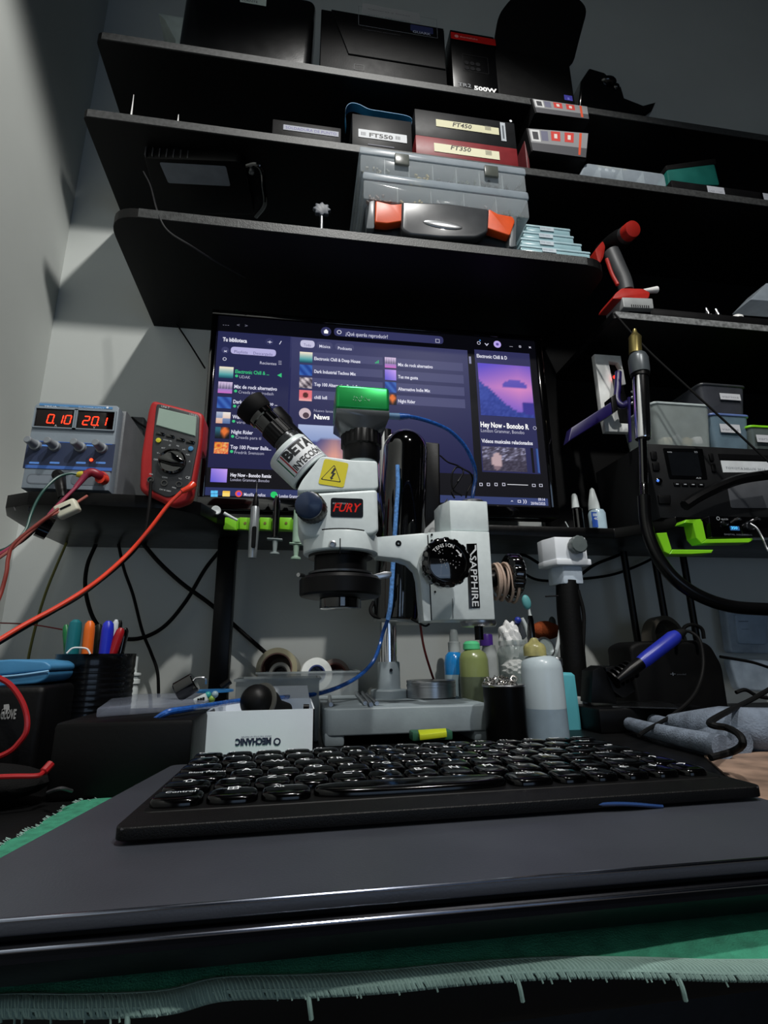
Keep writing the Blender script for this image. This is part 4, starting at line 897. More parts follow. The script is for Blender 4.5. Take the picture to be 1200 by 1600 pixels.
# ---------------------------------------------------------------- blue usb cable
BLU2 = mat('pale_blue_cable', '#5d8fce', .25, coat=.4, noise=.35, nscale=300)
BLU = mat('blue_cable', '#2458a8', .25, coat=.4, alpha=.95, stretch=(1, 1, 1), noise=.35, nscale=300)
CLP = mat('clear_blue_plug', '#6f93b8', .15, alpha=.75)
uc = thing('usb_cable', 'translucent blue USB cable arching from the green camera across the screen', 'cable', at(740, 775, y=.70))
G().tube([at(604, 650, y=YB), at(626, 651, y=YB)], .0042, 12).build('plug', CLP, uc)
G().tube([at(624, 651, y=YB), at(640, 650.5, y=YB)], lambda s: .0045-.0015*s, 12).build('strain_relief', BLU, uc)
G().tube([at(a, b, y=YB+.12*i/9) for i, (a, b) in enumerate([(636, 650.5), (655, 654), (680, 662), (705, 675), (727, 698), (740, 725), (743, 745), (740, 765), (737, 785), (733, 810)])], .0026, 10).build('cable', BLU, uc)
yv = yk-rk-.004
uc = thing('usb_cable', 'blue USB cable running down the front of the black column to the bench', 'cable', at(500, 1083, y=.78))
path = [at(621, 727, y=yv), at(621.5, 760, y=yv), at(619, 800, y=yv), at(616, 850, y=yv), at(613, 900, y=yv), at(610, 945, y=yv), at(606, 968, y=yv+.005), at(598, 990, y=yv+.02), at(594, 1006, y=yv+.02), at(584, 1032, y=yv), at(564, 1054, y=.74), at(535, 1071, y=.72), at(500, 1083, y=.70), at(460, 1088, y=.68), at(425, 1091, y=.615), at(375, 1095, y=.605), at(330, 1102, y=.53), at(290, 1108, y=.485), at(262, 1113, y=.472), at(243, 1117, y=.475)+V((0, 0, -.004))]
G().tube(path[:7], .0034, 12).build('upper_cable', BLU2, uc); G().tube(path[6:], .0026, 10).build('lower_cable', BLU, uc)
RB = mat('dark_red_wire', '#6a1a18', .4)
cable('red_wire', 'thin dark red wire hanging from the black column to the round tin', [at(652, 925, y=.80), at(656, 970, y=.80), at(662, 1010, y=.81), at(672, 1045, y=.82), at(680, 1068, y=.83)], .0018, RB)
cable('hook_wire', 'short black wire curling out under the black column', [at(640, 966, y=.76), at(652, 972, y=.75), at(664, 978, y=.75), at(671, 975, y=.75)], .0015, BLK)
b = [(688, 714), (704, 724), (714, 738), (722, 760), (718, 772)]
cable('black_wire', 'thin black wire looping above the grey clamp collar before the screen', [at(688, 712, y=.79), at(700, 722, y=.76), at(716, 728, y=.73), at(724, 737, y=.72), at(716, 752, y=.71), at(706, 768, y=.71), at(710, 778, y=.70)], .0013, BLK)
cable('black_wire', 'thin black wire loop standing right above the silver washer', [at(722, 775, y=.70), at(708, 765, y=.70), at(706, 742, y=.70), at(714, 730, y=.70), at(726, 734, y=.69), at(736, 741, y=.69), at(738, 752, y=.70), at(730, 768, y=.70), at(728, 778, y=.70)], .0013, BLK)
# ---------------------------------------------------------------- on the microscope base
mt = mpp(674, 1080, .775)
t = thing('tin', 'round silver screw-lid tin standing on the microscope base', 'tin', (at(674, 1085, y=.775).x, .775, zb1))
o = (at(674, 1085, y=.775).x, .775, zb1+.0004); R_ = 37.5*mt
G().lathe(o, (0, 0, 1), [(R_*.96, 0), (R_*.985, .001), (R_*.985, .016)], 56).build('tin_body', ALU, t)
G().lathe(o, (0, 0, 1), [(R_*.98, .0145), (R_, .015), (R_, .018), (R_*.985, .0185), (R_*.985, .020), (R_, .0205), (R_, .0225), (R_*.98, .0235), (R_*.94, .0232), (0, .0232)], 56).build('lid', ALU, t)
for i, (a, b, c_, d_) in enumerate(((557, 1083, 571, 1099), (566, 1082, 580, 1101), (573, 1085, 589, 1099), (515, 1088, 517, 1101))):
    A, B = at(a, b, z=zb1+.0028), at(c_, d_, z=zb1+.0028)
    if i == 3: B = at(c_, d_, z=zb1+.0028)
    lb = ('leftmost of the three steel pins lying beside the pillar collar', 'middle one of the three steel pins beside the pillar collar', 'rightmost of the three steel pins beside the pillar collar', 'single steel pin at the left corner of the microscope base')[i]
    tag(G().cyl(A, B, .0025, seg=14).build('steel_pin', ALU), lb, 'pin', 'steel pins')
t = thing('eraser_block', 'small yellow-topped block lying under the microscope base', 'block', at(673, 1146, y=.64))
p0 = at(652, 1149, y=.62); G().prism([at(653, 1140, y=.62), at(697, 1137.5, y=.62), at(698, 1143, y=.605), at(656, 1148, y=.605)], (0, 0, -.006), .0008).build('yellow_sponge', plastic('#b8c41c', .6), t)
G().box(at(673, 1148, y=.625), (.046, .02, .010), .002).build('green_body', plastic('#2a5a44', .5), t)
# ---------------------------------------------------------------- laptop, cloth and keyboard
ZL = -.072
CLOTH = mat('green_cloth', '#348468', .9, noise=.25, nscale=150, bump=.6, bscale=1500)
cl = thing('cloth_mat', 'green cloth mat with pale stitched fraying edge under the laptop', 'cloth', (.05, .3, ZT))
fe = [(-60, 1585), (0, 1572), (120, 1572), (250, 1566), (340, 1545), (480, 1540), (600, 1533), (720, 1521), (860, 1512), (1000, 1512), (1130, 1516), (1260, 1515), (1420, 1512)]
F_ = catmull([at(a, b, z=ZT-.004) for a, b in fe], 10)
vs = []; fs = []; n_ = len(F_)
for i, q_ in enumerate(F_):
    up_ = V((q_.x, q_.y+.016, ZT+.0004)); bk = V((q_.x, q_.y+.06, ZT+.0012)); vs += [q_+V((0, 0, -.001)), V((q_.x, q_.y+.004, ZT-.0030)), up_, bk]
for i in range(n_-1):
    for k in range(3): fs.append((4*i+k, 4*i+4+k, 4*i+5+k, 4*i+1+k))
g = G().raw(vs, fs)
lx = [at(a, b, z=ZT+.0012) for a, b in ((-40, 1345), (0, 1322), (60, 1290), (118, 1254), (168, 1243), (225, 1212))]
L2 = [V((q_.x-.002*(i % 2), q_.y, ZT+.0012)) for i, q_ in enumerate(catmull(lx, 4))]
vs = []; 
for q_ in L2: vs += [q_, V((.0, q_.y, ZT+.0012))]
g.raw(vs, [(2*i, 2*i+1, 2*i+3, 2*i+2) for i in range(len(L2)-1)])
g.build('cloth', CLOTH, cl)
THR = mat('pale_thread', '#7f9a92', .8, noise=.2, bump=.3)
g = G(); rr = random.Random(5); D_ = [F_[i]+(F_[i+1]-F_[i])*t for i in range(n_-1) for t in (0, .5)]
for i, q_ in enumerate(D_):
    j = rr.uniform(-.0006, .0006); g.tube([q_+V((-.0018, .0035+j, .0008)), q_+V((-.0002, .0004, .0004)), q_+V((.0012+j, -.0014, -.0018)), q_+V((.0022, .0002, -.0030))], .00075, 6, n=3)
    if rr.random() < .15: g.tube([q_+V((0, -.0008, 0)), q_+V((.001, -.002, -.002-.002*rr.random()))], .0003, 4, n=2)
g.tube([q_+V((0, .0034, .0010)) for q_ in F_], .0006, 6, n=0); g.tube([q_+V((0, -.0008, -.0006)) for q_ in F_], .0006, 6, n=0)
for k in (26, 50, 76, 94): q_ = F_[min(k, n_-1)]; g.tube([q_, q_+V((.0008, -.002, -.004)), q_+V((.0015, -.002, -.008))], .0008, 6, n=4)
for q_ in L2:
    for _ in range(6): o_y = rr.uniform(-.006, .006); g.tube([q_+V((.001, o_y, 0)), q_+V((-.0006-.0016*rr.random(), o_y+.001, .0006))], .00025, 4, n=2)
g.build('stitched_edge', THR, cl, kind='stuff')
lt = thing('laptop', 'closed dark grey laptop lying on the green cloth under the keyboard', 'laptop', (.06, .3, ZT))
LAP = mat('laptop_lid', '#42454d', .38, metal=.35, noise=.16, nscale=14, bump=.08, bscale=1200)
yl = at(600, 1388, z=ZL).y
lo_ = rnd([(-.118, yl), (.236, yl), (.236, yl+.235), (-.086, yl+.235)], .006)
G().prism([(x, y, ZL-.0048) for x, y in lo_], (0, 0, .0048), .0014, 3, True).build('lid', LAP, lt)
PE = mat('edge_highlight', '#9aa0b0', .14, metal=1)  # for bright tubes added to draw highlight lines along the laptop front
G().tube([V((-.112, yl+.0006, ZL-.0007)), V((.230, yl+.0006, ZL-.0007))], .0007, 10, n=0).build('lid_edge_glint', PE, lt)
G().tube([V((-.110, yl-.0004, ZL-.0080)), V((.230, yl-.0004, ZL-.0080))], .0006, 10, n=0).build('base_edge_glint', PE, lt)
lo2 = rnd([(-.1175, yl+.0015), (.2355, yl+.0015), (.2355, yl+.234), (-.0855, yl+.234)], .006)
g = G(); bm = bmesh.new()
for x, y in lo2: yy_ = y-(.0016 if y < yl+.1 else 0); bm.verts.new((x, yy_+.0010, ZL-.0072)); bm.verts.new((x, yy_, ZL-.0082)); bm.verts.new((x, yy_+.0002, ZL-.0115)); bm.verts.new((x*.985+.001, y+(.012 if y < yl+.1 else -.004), ZT+.0032))
bmesh.ops.convex_hull(bm, input=bm.verts); g._add(bm); g.build('base', mat('laptop_base', '#1e2028', .35, metal=.4, noise=.06, bump=.05), lt)
G().span((-.1, yl+.004, ZL-.0078), (.22, yl+.2, ZL-.0046)).build('hinge_gap', RUB, lt)
g = G()
for x in (-.09, .21):
    for y in (yl+.03, yl+.21): g = G().cyl((x, y, ZT+.001), (x, y, ZT+.004), .005, seg=14); g.build('rubber_foot', RUB, lt)
# keyboard
ko = V((-.0715, .2535, ZL+.0005)); ku = V((cos(R(1.4)), sin(R(1.4)), 0)); tl = R(1.0); kv = V((-sin(R(1.4))*cos(tl), cos(R(1.4))*cos(tl), sin(tl))); kn = ku.cross(kv)
KM = M((ku, kv, kn)).transposed(); KW, KD, KH = .305, .150, .0052
kb = thing('keyboard', 'black keyboard with glossy rounded keys resting on the laptop', 'keyboard', ko)
def kp(u, v, n): return ko+ku*u+kv*v+kn*n
KB = mat('keyboard_case', '#141415', .42, bump=.25, bscale=1500, noise=.1)
ko_out = rnd([(0, 0), (KW, 0), (KW-.012, KD), (.010, KD)], .006, 5)
g = G(); g.prism([kp(u, v, .0012) for u, v in ko_out], kn*KH, .0016, 3, True); g.build('case', KB, kb)
g = G(); g.prism([kp(u, v, KH) for u, v in rnd([(.006, .019), (KW-.006, .019), (KW-.014, KD-.004), (.014, KD-.004)], .004)], kn*.0016, .0005, 1); g.build('key_deck', mat('key_deck', '#0a0a0b', .5, bump=.1), kb)
g = G(); g.tube([kp(.003, .0008, KH+.0004), kp(KW-.003, .0008, KH+.0004)], .0006, 8); g.build('front_rim', mat('rim_gloss', '#3a3a3c', .15, coat=.5), kb)
for u in (.03, KW-.03):
    for v in (.012, KD-.02): b = kp(u, v, 0); G().cyl((b.x, b.y, ZL+.0002), b+kn*.003, .005, seg=12).build('rubber_foot', RUB, kb)
KEY = mat('key_gloss', '#050506', .11, noise=.02); KEY.node_tree.nodes['Principled BSDF'].inputs['Specular IOR Level'].default_value = .35
def keymesh(w_, d_):
    rings = [(1, 0), (1, .5), (.965, .76), (.88, .93), (.74, 1.0), (.35, 1.03), (0, 1.04)]; vs = []; fs = []; n = 32; hh = .0040
    for s_, h in rings:
        for k in range(n):
            t = 2*pi*k/n; e = .62; cx = abs(cos(t))**e*(1 if cos(t) > 0 else -1); cy = abs(sin(t))**e*(1 if sin(t) > 0 else -1)
            inset_ = (1-s_)*d_/2
            vs.append(V(((w_/2-inset_ if s_ else 0)*cx, (d_/2-inset_ if s_ else 0)*cy, h*hh)))
    for i in range(len(rings)-1):
        for k in range(n): fs.append((i*n+k, i*n+(k+1) % n, (i+1)*n+(k+1) % n, (i+1)*n+k))
    return vs, fs
U = .302*.96/14.5; V0 = .0225; RP = .0203
rows_k = [
 [('Control', 1.25), ('⊞', 1.25), ('Alt', 1.25), ('', 5), ('Alt Gr', 1.25), ('≡', .95), ('Ctrl', .9), ('←', .9), ('↓', .9), ('→', .85)],
 [('⇧', 1.25), ('<', 1)]+[(c, 1) for c in 'ZXCVBNM,.-']+[('Shift', 1.25), ('↑', 1)],
 [('Bloq Mayús', 1.5)]+[(c, 1) for c in 'ASDFGHJKLÑ´']+[('Intro', 1.1), ('Fin', .9)],
 [('Tab', 1.25)]+[(c, 1) for c in 'QWERTYUIOP`+']+[('⏎', 1.25)],
 [('º', 1)]+[(c, 1) for c in '1234567890?¿']+[('Retr', 1.5)],
 [('Esc', 1)]+[('F%d' % i, .96) for i in range(1, 13)]+[('Supr', 1), ('Inic', .98)]]
def legend_mesh(s_):
    vs, fs, a, b = glyphs(s_, .01); return vs, fs, a, b
rr = random.Random(1)
for r_i, row in enumerate(rows_k):
    tot = sum(k[1] for k in row); sc_ = 14.5/tot; u = .0065+.0008*r_i; 
    dd = RP*.93 if r_i < 5 else RP*.70; v = V0+r_i*RP+dd/2+(0 if r_i < 5 else -.001)
    Ueff = (.302-.013-.0016*r_i)/14.5
    for s_, wk in row:
        ww = wk*sc_*Ueff; vs, fs = keymesh(ww-.0014, dd)
        c_ = kp(u+ww/2, v, KH+.0012)
        o = G().raw([c_+KM @ q_ for q_ in vs], fs).build('space_bar' if s_ == '' else 'key', KEY, kb, smooth=60)
        if s_:
            tsz = .0055 if len(s_) == 1 else .0030
            p = Print(c_+kn*.0043+ku*(-.0028 if len(s_) == 1 else -min(ww*.35, .006))+kv*(dd*.12-.001), ku, kv, .00008)
            try: p.text(s_, 0, 0, tsz, '#e4e8ec', 1)
            except Exception: pass
            if p.F: p.build('legend', MP, o)
        u += ww
tag(G().tube([at(700, 1272, z=ZL+.0007), at(850, 1262, z=ZL+.002), at(960, 1256, z=ZL+.0035), at(1035, 1260, z=ZL+.0007)], .0009, 6).build('film_strip', plastic('#28406e', .15)), 'thin curled blue plastic film strip peeking from under the keyboard', 'film')
# ---------------------------------------------------------------- left side of the bench
t = thing('tin_can', 'tall black ribbed tin can full of pens', 'can', (at(152, 1100, y=.62).x, .62, ZT))
mU = mpp(152, 1022, .62); cx_ = at(152, 1022, y=.62); zt0 = cx_.z; rc = 60*mU
pr_ = [(rc*.97, 0), (rc, .002)]
z = .004
while z < zt0-ZT-.014: pr_ += [(rc, z), (rc*.985, z+.0022), (rc, z+.0044)]; z += .0052
pr_ += [(rc, zt0-ZT-.008), (rc, zt0-ZT-.001), (rc*1.015, zt0-ZT), (rc*.97, zt0-ZT), (rc*.96, .003), (0, .003)]
G().lathe((cx_.x, .62, ZT), (0, 0, 1), pr_, 64).build('can_body', mat('can_black', '#08080a', .28, coat=.3), t)
def pen(label, a, b, w_, m, y, flat=False, cat='pen', name='marker_pen', ztop=1015):
    A = at(b[0], b[1], y=y); B = at(a[0], a[1], y=y); d_ = (B-A); Bt = A-(d_.normalized()*.06)
    m_ = mpp(a[0], a[1], y)*w_/2
    g = G(); g.lathe(Bt, d_, [(m_*.8, 0), (m_, .004), (m_, d_.length+.05), (m_*.85, d_.length+.057), (m_*.4, d_.length+.060), (0, d_.length+.060)], 20, sy=.5 if flat else 1)
    return tag(g.build(name, m), label, cat, 'pens in the black can')
pen('teal flat marker standing at the left of the black can', (119, 968), (112, 1020), 21, mat('teal_pen', '#12656c', .35), .600)
pen('green pen half hidden behind the teal marker in the can', (103, 976), (106, 1020), 12, mat('green_pen', '#1a6a3a', .35), .622)
pen('bright orange marker standing in the black can', (141, 970), (136, 1020), 17, mat('orange_pen', '#d8641a', .35), .598)
pen('dark olive pen between the orange and blue markers', (155, 975), (152, 1020), 14, mat('olive_pen', '#23281f', .4), .618)
pen('blue marker with ribbed grip in the black can', (170, 970), (164, 1020), 19, mat('blue_pen', '#1c2ab0', .35), .600)
pen('white capped pen leaning at the right of the can', (182, 968), (172, 1020), 10, mat('white_pen', '#c8ccd2', .35), .628)
pen('black pen behind the white capped pen', (188, 969), (180, 1020), 9, BLK, .640)
pen('red marker leaning right in the black can', (190, 981), (176, 1020), 15, mat('red_pen', '#96121a', .35), .602)
pen('black marker at the rightmost edge of the can', (197, 981), (188, 1020), 12, BLKG, .622)
tag(G().tube([at(104, 1021, y=.572), at(113, 1013, y=.574), at(125, 1012, y=.576), at(136, 1014, y=.576), at(141, 1022, y=.576)], .0009, 6).build('cable_tie', mat('white_gloss', '#e8e8e6', .2)), 'white cable tie loop poking over the rim of the pen can', 'cable tie')
t = thing('pump_bottle', 'white plastic bottle with stepped neck standing behind the pen can', 'bottle', (at(212, 1090, y=.74).x, .74, ZT))
def lz(cx, y, prof, name, m, par, seg=36, **k):
    o = at(cx, 1000, y=y); mm = mpp(cx, 1050, y)
    return G().lathe((o.x, y, 0), (0, 0, 1), [(q_[0]*mm, max(ZT+.0002, at(cx, q_[1], y=y).z), *q_[2:]) for q_ in prof], seg, **k).build(name, m, par)
WPL = mat('white_plastic', '#c6cdcc', .4)
lz(212, .74, [(11, 1140), (12, 1130), (12, 1078), (11, 1070)], 'bottle_body', WPL, t); lz(212, .74, [(12, 1069), (13.5, 1068), (13.5, 1062), (11, 1061), (11, 1056), (14, 1055), (14, 1052), (8, 1051)], 'neck', WPL, t); lz(212, .74, [(7, 1051), (7, 1026), (0, 1025)], 'nozzle', WPL, t)
# black box with lid and bits
yb0, yb1 = .455, .575
zt1 = at(200, 1126, y=yb0).z
xA, xB = at(84, 1130, y=yb0).x, at(303, 1130, y=yb0).x
t = thing('storage_box', 'large black box in front of the pen can carrying a clear lid', 'box', ((xA+xB)/2, .5, ZT))
G().span((xA, yb0, ZT), (xB, yb1-.005, zt1), .004).build('box_body', mat('deep_black', '#050506', .5, bump=.1), t)
t = thing('plastic_tray', 'shallow clear plastic tray lid lying on the large black box', 'tray', (-.12, .5, zt1))
lp = [at(a, b, z=zt1) for a, b in ((150, 1122), (325, 1108), (338, 1092), (200, 1092))]
lp = [(v.x, min(max(v.y, yb0+.004), .66), zt1+.0002) for v in lp]
G().prism(lp, (0, 0, .0075), .0015, 2).build('lid_shell', mat('clear_lid', '#9aa2b4', .15, alpha=.3, noise=.1), t)
zl_ = zt1+.0082
def on(a, b): return at(a, b, z=zl_)
simple('lens_cap', 'black cylindrical cap lying tilted on the clear lid', 'cap', G().lathe(at(276, 1082, y=.56), at(300, 1068, y=.56)-at(276, 1082, y=.56), [(.0085, 0), (.0095, .001), (.0095, .018), (.0085, .019), (0, .019)], 28), BLKG)
simple('blue_ring', 'flat blue plastic ring on the clear lid behind the white connector', 'ring', G().lathe(at(334, 1081, y=.60), (0, 0, 1), [(.012, 0), (.020, 0), (.020, .002), (.012, .002), (.012, 0)], 32), plastic('#2a6aa0', .4))
t = thing('wire_connector', 'small white connector with dark pins on the clear lid', 'connector', at(314, 1098, y=.545))
G().box(at(314, 1093, y=.545), (.011, .009, .007), .0008, M.Rotation(R(-25), 3, 'Y')).build('housing', WPL, t)
for k in range(3): G().box(at(310+k*4, 1094-k, y=.540), (.0018, .002, .003)).build('pin_hole', BLK, t)
tag(G().tube([at(300, 1070, y=.57), at(302, 1061, y=.57), at(320, 1059, y=.57), at(322, 1068, y=.58)], .001, 6).build('wire_clip', ALU), 'small bent metal wire clip behind the black cap', 'clip')
tag(G().tube([at(346, 1074, y=.62), at(360, 1064, y=.62)], .0035, 10).build('hex_key', BLK), 'short black peg leaning behind the blue ring', 'peg')
for i, (a, b, c_) in enumerate(((325, 1086, '#2f8f8a'), (331, 1092, '#7a9a3a'), (336, 1085, '#8aa0a8'))):
    simple('plastic_bead', ('teal bead on the clear lid', 'olive green bead on the clear lid', 'grey blue bead on the clear lid')[i]+' beside the connector', 'bead', G().ball(at(a, b, y=.55), .0032, 12), plastic(c_, .4), 'beads')
# white box MECHANIC
yw0, yw1 = .52, .66; a0, a1 = at(319.5, 1130, y=yw0).x, at(491, 1130, y=yw0).x; zt2_ = at(400, 1110, y=yw0).z
t = thing('white_box', 'open white cardboard box with upside-down MECHANIC print', 'box', ((a0+a1)/2, .59, ZT))
g = G(); th_ = .0012; g.span((a0, yw0, ZT), (a1, yw0+th_, zt2_)); g.span((a0, yw1-th_, ZT), (a1, yw1, zt2_)); g.span((a0, yw0, ZT), (a0+th_, yw1, zt2_)); g.span((a1-th_, yw0, ZT), (a1, yw1, zt2_)); g.span((a0, yw0, ZT), (a1, yw1, ZT+.001))
g.build('box_body', mat('white_card_box', '#dfe6ee', .55, noise=.02, bump=.05), t)
G().prism([(a0+.03, yw1-.001, zt2_), (a1-.002, yw1-.001, zt2_), (a1-.004, yw1+.018, zt2_+.012), (a0+.034, yw1+.018, zt2_+.012)], (0, .001, .001)).build('flap', mat('white_card_box', '#dfe6ee', .55, noise=.02, bump=.05), t)
p = facing(424, 1153, yw0); p.u = V((-1, 0, 0)); p.v = V((0, 0, -1))
A = pq(p, 424, 1153); B = pq(p, 368, 1153); p.text('MECHANIC', 0, 0, .0052, '#1c2440', 1, w=B[0]-A[0], bold=.06)
A = pq(p, 424, 1149); p.text('DRAW THE STYLE OF MASTER', .0, -.0022, .0012, '#3a4468', 1, w=.026)
p.o = p.o; q0 = pq(p, 433, 1157); p.disc(q0[0], q0[1]+.001, .0032, '#1c2440', 1); p.disc(q0[0], q0[1]+.001, .0018, '#dfe6ee', 2)
p.build('printed_logo', MP, t)
t = thing('rubber_blower', 'black rubber bulb with stem sitting in the white box', 'blower', at(402, 1110, y=.575))
bl = at(401.5, 1096, y=.575); G().ball(bl, 26.5*mpp(400, 1096, .575), 32).build('bulb', mat('rubber_bulb', '#131313', .45), t)
G().lathe(bl, at(436, 1108, y=.60)-bl, [(.016, 0), (.015, .018), (.009, .030), (.009, .045), (0, .045)], 24).build('stem', RUB, t)
G().lathe(bl, at(436, 1108, y=.60)-bl, [(.0195, .004), (.0199, .0055), (.0195, .007)], 32).build('seam_ring', plastic('#4a4a46', .5), t)
simple('ferrite_bead', 'small black bead at the right corner of the white box', 'bead', G().cyl(at(474, 1105, y=.6), at(483, 1105, y=.6), .003, seg=12), BLK)
# frosted bins and tapes
FRO = mat('frosted_bin', '#a9b2b4', .35, alpha=.5, noise=.1)
def bin_(label, q4, y, dep):
    t = thing('plastic_bin', label, 'bin', at((q4[0][0]+q4[1][0])/2, q4[2][1], y=y))
    a, b = at(*q4[0], y=y), at(*q4[1], y=y); z1 = (a.z+b.z)/2; z0_ = ZT+.0005
    g = G(); th = .0015; g.span((a.x, y, z0_), (b.x, y+th, z1)); g.span((a.x, y+dep, z0_), (b.x, y+dep+th, z1)); g.span((a.x, y, z0_), (a.x+th, y+dep, z1)); g.span((b.x-th, y, z0_), (b.x, y+dep, z1)); g.span((a.x, y, z0_), (b.x, y+dep, z0_+th))
    g.build('bin_body', FRO, t)
    g = G(); r_ = .0025; g.span((a.x-r_, y-r_, z1-.003), (b.x+r_, y, z1)); g.span((a.x-r_, y, z1-.003), (a.x, y+dep, z1)); g.span((b.x, y, z1-.003), (b.x+r_, y+dep, z1)); g.build('rim', FRO, t)
    return a.x, b.x, z1
bin_('frosted plastic bin behind the white box, nearest of the two', [(369, 1060), (499, 1060), (499, 1085)], .695, .08)
bin_('frosted plastic bin behind holding the tape rolls, farther of the two', [(402, 1050), (560, 1048), (560, 1085)], .88, .085)
simple('blue_pad', 'dark blue scouring pad showing through the frosted bin', 'pad', G().box(at(444, 1088, y=.735)+V((0, 0, -.004)), (.036, .02, .03), .006), plastic('#16486e', .7))
def tape(label, cx, cy, ro, ri, y, wd, m, core, tilt=-.15):
    t = thing('tape_roll', label, 'tape', at(cx, cy+ro, y=y)); mm = mpp(cx, cy, y); o = at(cx, cy, y=y)
    ax_ = (tilt, -1, .12)
    G().lathe(o, ax_, [(ri*mm, -wd), (ro*mm, -wd), (ro*mm, 0), (ri*mm, 0), (ri*mm, -wd)], 56).build('tape', m, t)
    G().lathe(o, ax_, [((ri-2.2)*mm, -wd), ((ri)*mm, -wd), ((ri)*mm, .0005), ((ri-2.2)*mm, .0005), ((ri-2.2)*mm, -wd)], 48).build('core', core, t); return t
tape('wide translucent yellowish packing tape roll in the frosted bin', 432, 1045, 33, 25, .93, .045, mat('packing_tape', '#9a9478', .2, alpha=.9), plastic('#5a4038', .5))
tape('narrow clear tape roll nested inside the wide packing tape', 437, 1052, 17, 12, .928, .018, mat('clear_tape', '#8f8e86', .2), plastic('#2c2a28', .5))
tape('white tape roll with blue core in the frosted bin', 495, 1053, 25, 14, .91, .012, mat('white_tape', '#dfe2de', .5), plastic('#27366e', .5), .2)
tape('brown tinted tape roll behind the white roll', 524, 1056, 26, 20, .955, .03, mat('brown_tape', '#8a7c74', .3), plastic('#7a5048', .5), .35)
# far left
t = thing('pencil_case', 'blue zipped case lying on the black glove carton at the left edge', 'case', at(20, 1068, y=.55))
BC = mat('blue_case', '#3f7faa', .45, bump=.1)
g = G(); g.prism(pts(rnd([(-70, 1036), (20, 1030), (70, 1033), (80, 1040), (78, 1048), (-70, 1062)], 8), .53), (0, .09, 0), .008, 4); g.build('upper_shell', BC, t)
g = G(); g.prism(pts(rnd([(-70, 1063), (78, 1049), (72, 1062), (58, 1068), (0, 1073), (-70, 1078)], 7), .53), (0, .09, 0), .008, 4); g.build('lower_shell', BC, t)
g = G(); g.tube([at(-60, 1061.5, y=.529), at(20, 1056, y=.529), at(76, 1048.5, y=.529)], .0009, 8); g.build('zip', plastic('#8ab8d8', .4), t)
t = thing('glove_carton', 'black carton with grey glove mark and lettering at the left edge', 'carton', at(0, 1240, y=.45))
CB = mat('glove_black', '#0b0b0d', .5, bump=.2)
q0 = at(30, 1080, y=.52); 
g = G(); g.span((at(-90, 1100, y=.52).x, .52, ZT), (at(68, 1100, y=.52).x, .63, at(30, 1072, y=.52).z), .006, 3); g.build('carton_body', CB, t)
p = facing(5, 1120, .5195); ptext(p, 'MEN GLOVE', -18, 1124, 24, 8, '#8a8a88', 1, bold=.03)
p.poly([pq(p, *v) for v in ((3, 1116), (3, 1109), (6, 1107), (6, 1101), (14, 1100), (15, 1104), (14, 1115))], '#9a9a98', 1)
p.build('front_print', MP, t)
t = thing('tool_pouch', 'black fabric pouch slumped on the bench left of the laptop', 'pouch', at(30, 1240, z=ZT))
g = G(); g.ball(V((-.235, .455, ZT+.014)), .05, 24, (1.2, .62, .28)); g.build('pouch_body', mat('pouch_fabric', '#0c0c0d', .85, bump=.6, bscale=900), t)
g = G(); g.tube([at(75, 1238, z=ZT+.012), at(95, 1232, z=ZT+.016), at(112, 1236, z=ZT+.012)], .0012, 8); g.build('piping', plastic('#3a3a3c', .3), t)
RC = mat('red_cable', '#a01c20', .35, coat=.2); OC = mat('orange_lead', '#e03a1c', .35, coat=.2)
YR = .50
cable('test_lead', 'red cable curving over the black glove carton at the left edge', [at(-25, 1052, y=YR), at(0, 1060, y=YR), at(18, 1072, y=YR), at(34, 1095, y=YR), at(42, 1120, y=YR), at(41, 1143, y=YR), at(30, 1160, y=YR), at(14, 1175, y=YR), at(-20, 1190, y=YR)], .0022, RC)
cable('test_lead', 'red lead with probe end lying near the black box', [at(-30, 1215, y=.42), at(20, 1213, y=.425), at(58, 1212, y=.43), at(68, 1206, y=.435), at(80, 1193, y=.44)], lambda s: .0016+.0012*(s > .72), RC)
# ---------------------------------------------------------------- leads of the supply and multimeter
y0 = .70
t = thing('test_lead', 'orange red test lead running from the multimeter down to the left edge', 'test lead', at(290, 765, y=.69))
G().tube([at(a, b, y=yy) for a, b, yy in ((284, 768, .688), (262, 790, .688), (235, 825, .685), (205, 860, .68), (170, 893, .66), (135, 920, .64), (90, 948, .62), (40, 975, .60), (-15, 1008, .58))], .0024, 10).build('wire', OC, t)
G().tube([at(302, 757, y=.694), at(296, 762, y=.69), at(284, 768, y=.688)], lambda s: .0052-.0018*s, 14).build('plug', OC, t)
cable('test_lead', 'black test lead running just beneath the orange one', [at(a, b, y=yy) for a, b, yy in ((236, 752, .694), (232, 800, .692), (222, 843, .69), (190, 880, .68), (130, 928, .66), (88, 953, .63), (40, 980, .605), (-15, 1013, .585))], .0021, RUB)
t = thing('banana_lead', 'dark red banana plug lead bending out of the power supply', 'test lead', at(150, 745, y=.72))
PK = mat('crimson_lead', '#8a2a44', .4)
G().tube([at(161, 748, y=.722), at(154, 742, y=.712), at(143, 738, y=.708), at(133, 742, y=.706)], lambda s: .0062-.001*s, 14).build('plug_body', mat('plug_red', '#8c1c2a', .4), t)
G().tube([at(163, 750, y=.724), at(156, 747, y=.713)], .0068, 14).build('plug_collar', mat('plug_bright', '#d83820', .4), t)
G().tube([at(137, 739, y=.706), at(128, 750, y=.704), at(118, 762, y=.70)], lambda s: .0046-.0016*s, 12).build('strain_relief', PK, t)
G().tube([at(a, b, y=yy) for a, b, yy in ((120, 760, .70), (100, 780, .69), (84, 796, .68), (70, 812, .67), (50, 830, .66), (25, 850, .65), (-10, 872, .64))], .0022, 10).build('wire', PK, t)
